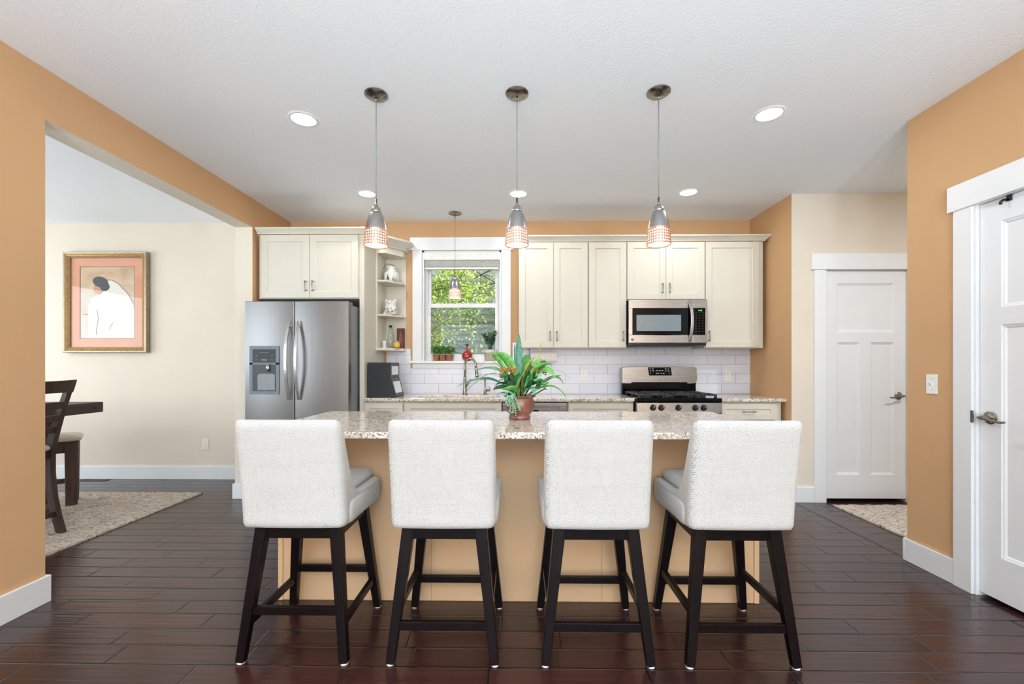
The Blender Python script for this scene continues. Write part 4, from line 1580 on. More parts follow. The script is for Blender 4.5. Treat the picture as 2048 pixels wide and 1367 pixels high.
# the leftmost stool stands with its footrest base a quarter turn round
for ch in list(proto.children):
    if ch.name.startswith(('leg', 'footrest', 'seat_frame')):
        ch.rotation_euler = (0, 0, PI / 2)

# ------------------------------------------------------------------ pendant lamps
def make_pendant():
    root = thing('pendant_lamp', '', 'pendant lamp', (0, 0, CE), 'brushed metal pendants over the island')
    z0 = 1.886
    mb = MB()
    mb.lathe([(0.064, CE - 0.0005), (0.064, CE - 0.006), (0.050, CE - 0.014), (0.020, CE - 0.019)], (0, 0, 0), 36)
    smooth_by_angle(mb.build('canopy', 'nickel', root))
    for s_ in (-1, 1):
        MB().ball((s_ * 0.034, 0.0, CE - 0.017), 0.0055, 10, 6).build('canopy_screw', 'nickel', root, smooth=True)
    MB().tube([(0, 0, CE - 0.018), (0, 0, CE - 0.042)], 0.006, 10).build('strain_relief', 'nickel', root, smooth=True)
    MB().tube([(0, 0, CE - 0.04), (0, 0, z0 + 0.245)], 0.0021, 8).build('cord', 'mid_grey', root, smooth=True)
    MB().lathe([(0.006, z0 + 0.265), (0.006, z0 + 0.238), (0.009, z0 + 0.236), (0.009, z0 + 0.224)], (0, 0, 0), 16).build('stem', 'nickel', root, smooth=True)
    mb = MB()
    mb.lathe([(0.006, z0 + 0.226), (0.016, z0 + 0.222), (0.0235, z0 + 0.212), (0.028, z0 + 0.198), (0.029, z0 + 0.186), (0.027, z0 + 0.184)], (0, 0, 0), 32)
    mb.build('socket_cap', 'shade_metal', root, smooth=True)
    # shade with a perforated band near the rim
    N = 56
    prof = [(0.026, 0.192), (0.034, 0.180), (0.0425, 0.160), (0.0500, 0.135), (0.0560, 0.110), (0.0590, 0.092)]
    nrow = 9
    for k in range(nrow + 1):
        z = 0.078 - (0.078 - 0.008) * k / nrow
        r = 0.0660 - 0.0055 * (z / 0.085) ** 1.6
        prof.append((r, z))
    prof.append((0.0662, 0.0))
    mb = MB()
    rs = []
    for r, z in prof:
        rs.append([mb.v((r * math.cos(2 * PI * i / N), r * math.sin(2 * PI * i / N), z0 + z)) for i in range(N)])
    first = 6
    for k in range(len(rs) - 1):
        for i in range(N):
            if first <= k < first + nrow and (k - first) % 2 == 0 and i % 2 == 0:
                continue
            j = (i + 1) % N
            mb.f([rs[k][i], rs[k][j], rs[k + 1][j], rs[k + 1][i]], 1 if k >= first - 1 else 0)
    mb.build('lamp_shade', ['shade_metal', 'glow_tint'], root, smooth=True, solid=0.0012)
    # frosted inner glass and the bulb
    mb = MB()
    mb.lathe([(0.020, z0 + 0.18), (0.040, z0 + 0.14), (0.052, z0 + 0.09), (0.057, z0 + 0.03), (0.0575, z0 + 0.006)], (0, 0, 0), 28, caps=False)
    mb.build('inner_glass', 'diffuser_warm', root, smooth=True)
    mb = MB()
    mb.ball((0, 0, z0 + 0.055), (0.026, 0.026, 0.034), 16, 10)
    mb.build('bulb', 'bulb_warm', root, smooth=True)
    return root
pp = make_pendant()
PEND = [(-0.800, 2.463, 0.0, 'brushed metal pendant lamp over island, left one of three'),
        (-0.008, 2.463, 0.0, 'brushed metal pendant lamp over island, middle one of three'),
        (0.782, 2.463, 0.004, 'brushed metal pendant lamp over island, right one of three'),
        (-0.635, 4.400, 0.040, 'brushed metal pendant lamp hanging in front of the kitchen window')]
for i, (x, y, dz, lab) in enumerate(PEND):
    o = pp if i == 0 else copy_tree(pp)
    o.location = (x, y, CE)
    o['label'] = lab
    if i == 3:
        o['group'] = None
        del o['group']
    light('POINT', 'pendant_bulb', (x, y, 1.925), (0, 0, 0), 1.6, (1.0, 0.86, 0.70), 0.03)

# ------------------------------------------------------------------ recessed lights
def make_can():
    root = thing('recessed_light', '', 'ceiling light', (0, 0, CE), 'round recessed ceiling lights')
    mb = MB()
    mb.lathe([(0.0705, CE - 0.0030), (0.072, CE - 0.0055), (0.084, CE - 0.004), (0.0905, CE - 0.0004)], (0, 0, 0), 40, caps=False)
    mb.build('trim_ring', 'white_plastic', root, smooth=True)
    mb = MB()
    mb.lathe([(0.0715, CE - 0.0028), (0.03, CE - 0.0034)], (0, 0, 0), 40)
    mb.build('lens', 'led_white', root)
    return root
cc = make_can()
CANS = [(-1.330, 2.705, 'recessed ceiling light nearest the dining opening, front row'), (1.521, 2.690, 'recessed ceiling light near the orange right wall, front row'),
        (-1.344, 3.888, 'recessed ceiling light in front of the refrigerator cabinet, back row'), (0.0, 3.908, 'recessed ceiling light behind the middle pendant, back row'),
        (1.497, 3.896, 'recessed ceiling light in front of the microwave cabinets, back row')]
for i, (x, y, lab) in enumerate(CANS):
    o = cc if i == 0 else copy_tree(cc)
    o.location = (x, y, CE)
    o['label'] = lab
    light('AREA', 'downlight', (x, y, CE - 0.008), (0, 0, 0), 5.5, (0.97, 0.985, 1.0), 0.13)

# ------------------------------------------------------------------ potted arrangement on the island
PCX, PCY = 0.008, 2.492
pl = thing('potted_plant', 'leafy green arrangement in a brown urn pot on island', 'potted plant', (PCX, PCY, 0.914))
mb = MB()
mb.lathe([(0.058, 0.9145), (0.061, 0.918), (0.061, 0.928), (0.056, 0.936), (0.062, 0.945), (0.074, 0.958), (0.082, 0.975), (0.085, 0.992), (0.083, 1.010), (0.077, 1.024), (0.074, 1.030), (0.080, 1.036), (0.090, 1.041), (0.092, 1.046), (0.086, 1.047), (0.074, 1.040), (0.070, 1.030)], (PCX, PCY, 0), 40)
pot = mb.build('pot', 'pot_brown', pl, smooth=True)
mb = MB().lathe([(0.073, 1.028), (0.073, 1.032)], (PCX, PCY, 0), 24)
mb.build('soil', 'soil', pl)

def leaf(parent, name, m, pts, width, segs=14, fold=0.25, shape=0.5, roll=0.0, wave=0.0, th=0.0008):
    """ribbon leaf along a quadratic/cubic bezier; shape = where it is widest"""
    P = [Vector(p) for p in pts]
    def bez(t_):
        q = P
        while len(q) > 1:
            q = [a.lerp(b, t_) for a, b in zip(q, q[1:])]
        return q[0]
    mb = MB()
    rs = []
    for k in range(segs + 1):
        t_ = k / segs
        c = bez(t_)
        tg = (bez(min(1, t_ + 0.02)) - bez(max(0, t_ - 0.02))).normalized()
        side = tg.cross(Vector((0, 0, 1)))
        if side.length < 0.15:
            side = Vector((1, 0, 0))
        side.normalize()
        side = Matrix.Rotation(roll, 3, tg) @ side
        nn = side.cross(tg).normalized()
        if t_ < shape:
            wv = math.sin(PI / 2 * t_ / shape) ** 0.8
        else:
            wv = math.cos(PI / 2 * (t_ - shape) / (1 - shape)) ** 0.75
        wv = width * max(wv, 0.03)
        row = []
        for u in (-1, -0.5, 0, 0.5, 1):
            row.append(tuple(c + side * u * wv / 2 + nn * (abs(u) ** 1.5 * wv * fold / 2 + wave * math.sin(t_ * 14 + u) * abs(u) * wv)))
        rs.append(row)
    mb.rings(rs, False, False)
    return mb.build(name, m, parent, smooth=True, fix=False, solid=th)

def L(px, py, y):
    """point in the room seen at photo position px, py at depth y"""
    u = (px - 1024) / FPX
    v = (730 - py) / FPX
    dx = -math.sin(CAM_YAW) + u * math.cos(CAM_YAW)
    dy = math.cos(CAM_YAW) + u * math.sin(CAM_YAW)
    return (dx * y / dy, y, CAM_H + v * y / dy)

ROOT = (1038, 795)
def lf(m, width, y, path, **kw):
    """path: photo positions from the root to the tip, y: depth at the tip"""
    n = len(path)
    pts = [L(p[0], p[1], PCY + (y - PCY) * i / (n - 1)) for i, p in enumerate(path)]
    return leaf(pl, 'leaf', m, pts, width, **kw)
# big blades
lf('leaf_teal', 0.050, 2.50, [(1040, 795), (1032, 760), (1036, 710), (1038, 668)], roll=0.2, fold=0.5, shape=0.55)
lf('leaf_teal', 0.030, 2.54, [(1036, 795), (1028, 760), (1030, 715), (1028, 688)], roll=0.8, fold=0.4)
lf('leaf_teal', 0.060, 2.44, [(1030, 795), (1002, 748), (955, 752), (914, 773)], roll=-0.15, fold=0.2, shape=0.45, wave=0.05)
lf('leaf_bright', 0.036, 2.40, [(1030, 790), (1010, 725), (978, 698), (984, 712)], roll=0.3)
lf('leaf_bright', 0.058, 2.46, [(1036, 780), (1030, 735), (1010, 702), (984, 710)], roll=0.9, fold=0.35, shape=0.5)
lf('leaf_mid', 0.050, 2.56, [(1036, 790), (1015, 735), (985, 730), (948, 741)], roll=-0.2, shape=0.6)
lf('leaf_mid', 0.020, 2.38, [(1030, 790), (1000, 722), (968, 745), (932, 783)], shape=0.3)
lf('leaf_dark', 0.006, 2.36, [(1025, 770), (995, 716), (975, 712), (961, 731)], shape=0.3)
lf('leaf_dark', 0.006, 2.36, [(1015, 775), (985, 745), (955, 755), (930, 784)], shape=0.3)
lf('leaf_dark', 0.007, 2.52, [(1060, 770), (1090, 730), (1120, 733), (1140, 757)], shape=0.3)
lf('leaf_dark', 0.006, 2.44, [(1020, 775), (1000, 740), (965, 742), (935, 765)], shape=0.3)
lf('leaf_yellow', 0.042, 2.42, [(1044, 795), (1044, 758), (1052, 725), (1072, 713)], roll=0.7, fold=0.4, wave=0.10)
lf('leaf_yellow', 0.010, 2.50, [(1060, 790), (1078, 745), (1078, 710), (1082, 678)], roll=0.7)
lf('leaf_bright', 0.048, 2.48, [(1046, 795), (1058, 742), (1080, 722), (1106, 729)], roll=-0.5, fold=0.3)
lf('leaf_bright', 0.040, 2.40, [(1060, 790), (1085, 765), (1120, 765), (1133, 799)], roll=-0.3, fold=0.3, shape=0.55)
lf('leaf_mid', 0.044, 2.48, [(1060, 790), (1085, 760), (1115, 740), (1127, 768)], roll=0.3, shape=0.6)
lf('leaf_dark', 0.050, 2.52, [(1054, 792), (1078, 772), (1098, 752), (1124, 751)], roll=0.2, shape=0.5)
lf('leaf_bright', 0.042, 2.46, [(1075, 750), (1088, 736), (1098, 736), (1110, 755)], roll=0.7, fold=0.4)
lf('leaf_bright', 0.062, 2.39, [(1040, 796), (1030, 785), (1040, 760), (1049, 742)], roll=0.8, fold=0.3, shape=0.6)
lf('leaf_bright', 0.060, 2.38, [(1046, 790), (1028, 778), (1018, 780), (1004, 778)], roll=0.5, fold=0.5)
lf('leaf_dark', 0.050, 2.56, [(1050, 792), (1080, 735), (1092, 715), (1096, 728)], roll=0.4)
lf('leaf_mid', 0.070, 2.60, [(1046, 792), (1046, 745), (1052, 710), (1060, 712)], roll=0.9, fold=0.2)
lf('leaf_bright', 0.034, 2.58, [(1046, 792), (1062, 735), (1076, 712), (1088, 722)], roll=0.4)
lf('leaf_dark', 0.050, 2.60, [(1034, 792), (1018, 765), (1010, 745), (1000, 755)], roll=0.5)
lf('leaf_dark', 0.050, 2.46, [(1034, 792), (1020, 780), (1012, 770), (1002, 772)], roll=0.5)
lf('leaf_dark', 0.045, 2.40, [(1060, 792), (1075, 790), (1082, 780), (1092, 778)], roll=0.4)
lf('leaf_teal', 0.045, 2.44, [(1026, 795), (1016, 786), (1006, 782), (990, 790)], roll=0.2)
for q_ in range(12):  # dark inner leaves put in as shading at the centre
    a_ = -PI * (q_ + 0.5) / 12
    ex_, ey_ = 1040 + 46 * math.cos(a_), 776 + 34 * math.sin(a_)
    lf('leaf_dark' if q_ % 3 else 'leaf_mid', 0.034, 2.43 + 0.02 * (q_ % 4), [(1040, 792), (1040 + 22 * math.cos(a_), 772 + 26 * math.sin(a_)), (ex_, ey_), (ex_ + 8 * math.cos(a_), ey_ + 8)], roll=0.4 * (q_ % 3), shape=0.6)
rnd = random.Random(5)
# ivy like small leaves in the middle
for k in range(20):
    cx, cy = rnd.choice(((1010, 752), (1014, 765), (1025, 742), (1072, 762), (1066, 752), (1040, 752), (1080, 768)))
    x_, y_ = cx + rnd.uniform(-9, 9), cy + rnd.uniform(-7, 7)
    a = rnd.uniform(0, 2 * PI)
    lf(rnd.choice(('leaf_bright', 'leaf_mid', 'leaf_dark')), rnd.uniform(0.024, 0.036), PCY - rnd.uniform(0.0, 0.08),
       [(x_, y_), (x_ + 5 * math.cos(a), y_ + 5 * math.sin(a)), (x_ + 12 * math.cos(a), y_ + 12 * math.sin(a) + 2)], roll=rnd.uniform(0.5, 1.2), segs=8, shape=0.35, fold=0.15)
# stems
mb = MB()
for k in range(9):
    a = rnd.uniform(0, 2 * PI)
    r_ = rnd.uniform(0.01, 0.03)
    p0 = Vector((PCX + r_ * math.cos(a), PCY + r_ * math.sin(a), 1.025))
    MB().tube([p0, p0 + Vector((math.cos(a) * 0.03, math.sin(a) * 0.03, 0.07)), p0 + Vector((math.cos(a) * 0.08, math.sin(a) * 0.05, 0.14))], [0.004, 0.003, 0.002], 6).build('stem', 'dark_red_wood', pl, smooth=True)
# rust coloured flower plumes
for (px, py, yy, dx_, m) in ((1018, 741, 2.44, -1, 'amber_flower'), (1072, 741, 2.50, 1, 'flower_rust')):
    mb = MB()
    for k in range(70):
        t_ = rnd.random()
        c = Vector(L(px + dx_ * (-14 + 32 * t_), py + 5 * t_ - 6 * math.sin(PI * t_), yy))
        s = 0.017 * (1 - 0.65 * t_)
        p = c + Vector((rnd.gauss(0, s), rnd.gauss(0, s), rnd.gauss(0, s * 0.7)))
        mb.ball(tuple(p), (rnd.uniform(.004, .008), .004, rnd.uniform(.003, .005)), 6, 4)
    o = mb.build('flower_plume', m, pl)
    o['kind'] = 'stuff'
# trailing mint coloured sprigs
def sprig(pts, m, n, s):
    mb = MB()
    P = [Vector(p) for p in pts]
    mb.tube(P, 0.0012, 5)
    for k in range(n):
        t_ = (k + 0.5) / n * (len(P) - 1)
        i = min(int(t_), len(P) - 2)
        c = P[i].lerp(P[i + 1], t_ - i)
        for sgn in (-1, 1):
            a = Vector((sgn * rnd.uniform(0.6, 1), rnd.uniform(-0.8, 0.2), rnd.uniform(-0.6, 0.5))).normalized()
            b = a.cross(Vector((rnd.uniform(-.3, .3), -1, rnd.uniform(-.3, .3)))).normalized()
            q = s * rnd.uniform(0.8, 1.2)
            mb.poly([tuple(c), tuple(c + a * q * 0.5 + b * q * 0.35), tuple(c + a * q), tuple(c + a * q * 0.5 - b * q * 0.35)])
    return mb.build('trailing_sprig', m, pl, fix=False)
def fr_pt(px, py):
    # just in front of the pot's belly
    x, _, z = L(px, py, 2.40)
    return (x, 2.399, z)
for path in ([(1022, 790), (1018, 800), (1021, 812), (1019, 829)], [(1024, 790), (1026, 800), (1030, 812), (1032, 832)], [(1028, 790), (1033, 800), (1037, 810), (1040, 820)], [(1019, 790), (1014, 794), (1012, 800), (1016, 812)], [(1025, 788), (1023, 800), (1027, 815), (1025, 826)]):
    sprig([fr_pt(*p) for p in path], 'leaf_mint', 13, 0.0085)
for path in ([(1030, 790), (1020, 782), (1010, 786), (1002, 790)], [(1060, 778), (1070, 784), (1066, 776), (1072, 780)], [(1070, 760), (1078, 755), (1074, 748), (1082, 752)]):
    sprig([L(p[0], p[1], 2.42) for p in path], 'leaf_mint', 10, 0.011)

# ------------------------------------------------------------------ bread box on the left counter
bb = thing('bread_box', 'black two compartment bread box at the left counter end', 'bread box', (-1.3, 4.27, 0.914))
prof = [(-1.412, 0.9145), (-1.150, 0.9145), (-1.150, 0.925), (-1.198, 1.105), (-1.198, 1.243), (-1.412, 1.243)]
BY0, BY1 = 4.105, 4.40
mb = MB().prism(prof, 'y', BY0, BY1)
mb.build('body', 'navy_black', bb, bevel=0.002)
def on_face(a, b, u0, u1, y0, y1, off, th):
    """plate lying on the slanted right face; a,b: lower and upper end of the face in (x,z)"""
    a, b = Vector((a[0], 0, a[1])), Vector((b[0], 0, b[1]))
    d_ = (b - a)
    nn = Vector((d_.z, 0, -d_.x)).normalized()
    mb = MB()
    q = [a + d_ * u0 + nn * off, a + d_ * u0 + nn * (off + th), a + d_ * u1 + nn * (off + th), a + d_ * u1 + nn * off]
    mb.rings([[(p.x, y, p.z) for p in q] for y in (y0, y1)])
    return mb
for (a, b) in (((-1.150, 0.925), (-1.198, 1.105)), ((-1.198, 1.105), (-1.198, 1.243))):
    dr = on_face(a, b, 0.03, 0.97, BY0 + 0.004, BY1 - 0.004, 0.0, 0.004).build('door', 'dark_grey', bb, bevel=0.001)
    on_face(a, b, 0.16, 0.76, BY0 + 0.025, BY1 - 0.045, 0.004, 0.002).build('door_insert', 'lid_white', dr)  # white colour stands for the bright reflection in the steel insert
    on_face(a, b, 0.86, 0.93, BY0 + 0.09, BY0 + 0.16, 0.004, 0.005).build('finger_pull', 'black_plastic', dr)

# ------------------------------------------------------------------ things on the open shelves
SHX = -1.305
t_ = thing('milk_can_jar', 'white lidded jar with wire bail and small tower prints', 'jar', (-1.300, 4.50, 2.068))
mb = MB()
mb.lathe([(0.070, 2.0685), (0.076, 2.074), (0.077, 2.14), (0.074, 2.158), (0.060, 2.172), (0.044, 2.180), (0.042, 2.200), (0.046, 2.205)], (-1.300, 4.50, 0), 36)
jb = mb.build('body', 'white_ceramic', t_, smooth=True)
MB().lathe([(0.043, 2.2055), (0.047, 2.209), (0.047, 2.218), (0.040, 2.225)], (-1.300, 4.50, 0), 30).build('lid', 'white_ceramic', t_, smooth=True)
MB().tube([(-1.352, 4.46, 2.20), (-1.372, 4.445, 2.19), (-1.355, 4.44, 2.225), (-1.345, 4.45, 2.245), (-1.30, 4.45, 2.240), (-1.262, 4.46, 2.228), (-1.254, 4.47, 2.215)], 0.0022, 6).build('wire_bail', 'wire_dark', t_, smooth=True)
def tower(mb, cx, h, w_, z0, R_, cyl):
    """little four legged tower silhouette printed on the jar"""
    seg = [(-0.5, 0, -0.32, 0.22), (-0.32, 0.22, -0.14, 0.5), (-0.14, 0.5, -0.05, 0.8), (-0.05, 0.8, 0.0, 1.0)]
    def on(u, v):
        a = math.radians(-90) + (cx + u * w_) / R_
        return (cyl[0] + (R_ + 0.0015) * math.cos(a), cyl[1] + (R_ + 0.0015) * math.sin(a), z0 + v * h)
    for (u0, v0, u1, v1) in seg:
        wd = 0.27 if v0 < 0.3 else 0.22
        for s_ in (-1, 1):
            mb.poly([on(s_ * u0, v0), on(s_ * u0 - s_ * -wd * (1 if v0 < .8 else .2), v0), on(s_ * u1 - s_ * -wd * (1 if v1 < .8 else 0.1), v1), on(s_ * u1, v1)])
    for v in (0.22, 0.5):
        hw_ = 0.34 if v < 0.3 else 0.17
        mb.poly([on(-hw_, v), on(hw_, v), on(hw_, v + 0.04), on(-hw_, v + 0.04)])
mb = MB()
tower(mb, -0.018, 0.074, 0.036, 2.074, 0.077, (-1.300, 4.50))
tower(mb, 0.034, 0.050, 0.018, 2.074, 0.077, (-1.300, 4.50))
tower(mb, 0.062, 0.030, 0.012, 2.074, 0.077, (-1.300, 4.50))
mb.build('tower_print', 'ink_black', jb, fix=False)

t_ = thing('ceramic_bear', 'white ceramic bear cookie jar painted with small flowers', 'cookie jar', (-1.310, 4.50, 1.727))
mb = MB()
c0 = (-1.310, 4.50)
mb.lathe([(0.050, 1.7275), (0.066, 1.735), (0.073, 1.755), (0.070, 1.78), (0.064, 1.802), (0.057, 1.82), (0.054, 1.832), (0.056, 1.845), (0.053, 1.862), (0.042, 1.876), (0.02, 1.883)], (c0[0], c0[1], 0), 32)
bod = mb.build('body', 'white_ceramic', t_, smooth=True)
for s_ in (-1, 1):
    MB().ball((c0[0] + s_ * 0.044, c0[1] - 0.006, 1.877), (0.017, 0.010, 0.017), 14, 10).build('ear', 'white_ceramic', t_, smooth=True)
MB().ball((c0[0] + 0.0, c0[1] - 0.052, 1.850), (0.018, 0.012, 0.012), 14, 8).build('muzzle', 'white_ceramic', t_, smooth=True)
for s_ in (-1, 1):
    MB().ball((c0[0] + s_ * 0.045, c0[1] - 0.045, 1.742), (0.022, 0.026, 0.014), 14, 8).build('paw', 'white_ceramic', t_, smooth=True)
for colr, cnt in (('flower_blue', 14), ('flower_yellow', 7), ('flower_green', 20), ('ink_black', 5)):
    mb = MB()
    for k in range(cnt):
        a = math.radians(rnd.uniform(-155, -25))
        z = rnd.uniform(1.75, 1.80)
        r_ = 0.0745 - max(0, z - 1.755) * 0.20
        cx, cy = c0[0] + r_ * math.cos(a), c0[1] + r_ * math.sin(a)
        mb.ball((cx, cy, z), (0.0065 if colr != 'flower_green' else 0.0045, 0.003, 0.0055), 7, 4)
    if colr == 'ink_black':
        for s_ in (-1, 1):
            mb.ball((c0[0] + s_ * 0.018, c0[1] - 0.0505, 1.862), (0.003, 0.002, 0.003), 7, 4)
    o = mb.build('painted_flowers', colr, bod)
    o['kind'] = 'stuff'

t_ = thing('wooden_tray', 'small reddish brown tray under the bottle and jar', 'tray', (-1.262, 4.50, 1.391))
rbox('base', 'tray_brown', t_, -1.310, -1.205, 4.445, 4.57, 1.3915, 1.3975, 0.001)
t_ = thing('wall_plaque', 'dark wood plaque with a bottle shaped relief', 'plaque', (-1.240, 4.63, 1.391))
rbox('board', 'dark_red_wood', t_, -1.278, -1.196, 4.606, 4.622, 1.3915, 1.606, 0.002)
mb = MB()
sil = [(-1.258, 1.41), (-1.216, 1.41), (-1.216, 1.50), (-1.228, 1.525), (-1.230, 1.565), (-1.244, 1.565), (-1.246, 1.525), (-1.258, 1.50)]
mb.prism(sil, 'y', 4.600, 4.607)
mb.build('bottle_relief', 'tray_brown', t_, bevel=0.002)
t_ = thing('glass_bottle', 'clear glass swing top bottle on the lowest shelf', 'bottle', (-1.318, 4.50, 1.391))
mb = MB()
bx_, by_ = -1.318, 4.52
mb.lathe([(0.034, 1.3985), (0.038, 1.404), (0.038, 1.48), (0.034, 1.505), (0.020, 1.545), (0.0155, 1.565), (0.0155, 1.60), (0.018, 1.603), (0.018, 1.612)], (bx_, by_, 0), 28)
mb.build('body', 'glass_bottle', t_, smooth=True)
MB().lathe([(0.014, 1.606), (0.017, 1.6125), (0.016, 1.625), (0.008, 1.629)], (bx_, by_, 0), 18).build('stopper', 'wire_dark', t_, smooth=True)
MB().tube([(bx_ + 0.016, by_ - 0.01, 1.615), (bx_ + 0.024, by_ - 0.012, 1.58), (bx_ + 0.020, by_ - 0.012, 1.545), (bx_ + 0.036, by_ - 0.012, 1.52)], 0.0016, 6).build('wire_bail', 'wire_dark', t_, smooth=True)
t_ = thing('small_canister', 'little white canister beside the glass bottle', 'canister', (-1.367, 4.48, 1.391))
MB().lathe([(0.0195, 1.3915), (0.0205, 1.394), (0.0205, 1.452), (0.019, 1.4545)], (-1.366, 4.47, 0), 22).build('body', 'white_ceramic', t_, smooth=False)
MB().lathe([(0.0212, 1.4548), (0.0212, 1.464), (0.018, 1.4665)], (-1.366, 4.47, 0), 22).build('lid', 'lid_white', t_)
mb = MB()
for z in (1.41, 1.42, 1.43):
    for k in range(4):
        a0_ = math.radians(-110 + k * 12)
        a1_ = a0_ + math.radians(8)
        mb.poly([(-1.366 + 0.0209 * math.cos(a0_), 4.47 + 0.0209 * math.sin(a0_), z), (-1.366 + 0.0209 * math.cos(a1_), 4.47 + 0.0209 * math.sin(a1_), z), (-1.366 + 0.0209 * math.cos(a1_), 4.47 + 0.0209 * math.sin(a1_), z + .003), (-1.366 + 0.0209 * math.cos(a0_), 4.47 + 0.0209 * math.sin(a0_), z + .003)])
mb.build('printing', 'ink_grey', t_.children[0], fix=False)
t_ = thing('spice_jar', 'jar with a yellow and orange patterned label on tray', 'jar', (-1.246, 4.49, 1.3975))
MB().lathe([(0.028, 1.398), (0.030, 1.401), (0.030, 1.446), (0.026, 1.451)], (-1.246, 4.49, 0), 26).build('body', 'jar_label', t_)
MB().lathe([(0.0285, 1.4513), (0.0285, 1.462), (0.027, 1.4635)], (-1.246, 4.49, 0), 26).build('lid', 'frame_silver', t_)

# ------------------------------------------------------------------ window sill things
t_ = thing('herb_planter', 'three small clay pots of clipped greenery in wire carrier', 'planter', (-0.80, 4.70, 1.262))
for k, x in enumerate((-0.878, -0.808, -0.738)):
    mb = MB()
    pts_ = []
    for r_, z in ((0.026, 1.2655), (0.032, 1.318), (0.034, 1.320), (0.034, 1.332), (0.030, 1.332), (0.029, 1.325)):
        pts_.append([(x + sx_ * r_, 4.70 + sy_ * r_, z) for sx_, sy_ in rrect(-1, 1, -1, 1, 0.35, 3)])
    mb.rings(pts_)
    p_ = mb.build('clay_pot', 'terracotta', t_)
    mb = MB()
    for q in range(520):
        v_ = Vector((rnd.gauss(0, 1), rnd.gauss(0, 1), rnd.gauss(0, 1))).normalized() * rnd.uniform(0.6, 1)
        p0 = Vector((x + v_.x * 0.052, 4.70 + v_.y * 0.036, 1.378 + v_.z * 0.044))
        a = Vector((rnd.uniform(-1, 1), rnd.uniform(-1, 1), rnd.uniform(-0.3, 1))).normalized() * 0.010
        b = a.cross(Vector((rnd.uniform(-1, 1), rnd.uniform(-1, 1), rnd.uniform(-1, 1)))).normalized() * 0.005
        mb.poly([tuple(p0), tuple(p0 + a * 0.6 + b), tuple(p0 + a * 1.3), tuple(p0 + a * 0.6 - b)])
    o = mb.build('foliage', 'boxwood', p_, fix=False)
    o['kind'] = 'stuff'
mb = MB()
x0_, x1_, y0_, y1_ = -0.917, -0.699, 4.661, 4.739
for z in (1.2645, 1.3225):
    mb.tube([(x0_, y0_, z), (x1_, y0_, z), (x1_, y1_, z), (x0_, y1_, z), (x0_, y0_, z)], 0.0015, 6)
for k in range(19):
    x = x0_ + (x1_ - x0_) * k / 18
    mb.tube([(x, y0_, 1.2645), (min(x1_, x + 0.024), y0_, 1.3225)], 0.0007, 4)
    mb.tube([(x, y0_ - .001, 1.2645), (max(x0_, x - 0.024), y0_ - .001, 1.3225)], 0.0007, 4)
for x, s_ in ((x0_, -1), (x1_, 1)):
    mb.tube([(x, 4.69, 1.3225), (x + s_ * 0.008, 4.69, 1.31), (x + s_ * 0.008, 4.69, 1.288), (x, 4.69, 1.28)], 0.0014, 6)
mb.build('wire_carrier', 'wire_dark', t_)

t_ = thing('red_bottle', 'round red glass bottle with narrow neck on window sill', 'bottle', (-0.548, 4.70, 1.262))
mb = MB()
bx_ = -0.548
mb.lathe([(0.022, 1.2625), (0.040, 1.272), (0.054, 1.292), (0.058, 1.314), (0.052, 1.338), (0.036, 1.357), (0.018, 1.370), (0.011, 1.384), (0.0095, 1.415), (0.013, 1.422)], (bx_, 4.70, 0), 32)
mb.build('body', 'red_glass', t_, smooth=True)
MB().lathe([(0.008, 1.4225), (0.011, 1.430), (0.013, 1.440), (0.010, 1.448)], (bx_, 4.70, 0), 16).build('stopper', 'dark_red_wood', t_, smooth=True)
MB().tube([(bx_, 4.70, 1.440), (bx_ - 0.02, 4.69, 1.438), (bx_ - 0.04, 4.685, 1.425)], [0.003, 0.003, 0.002], 6).build('twig', 'branch', t_, smooth=True)

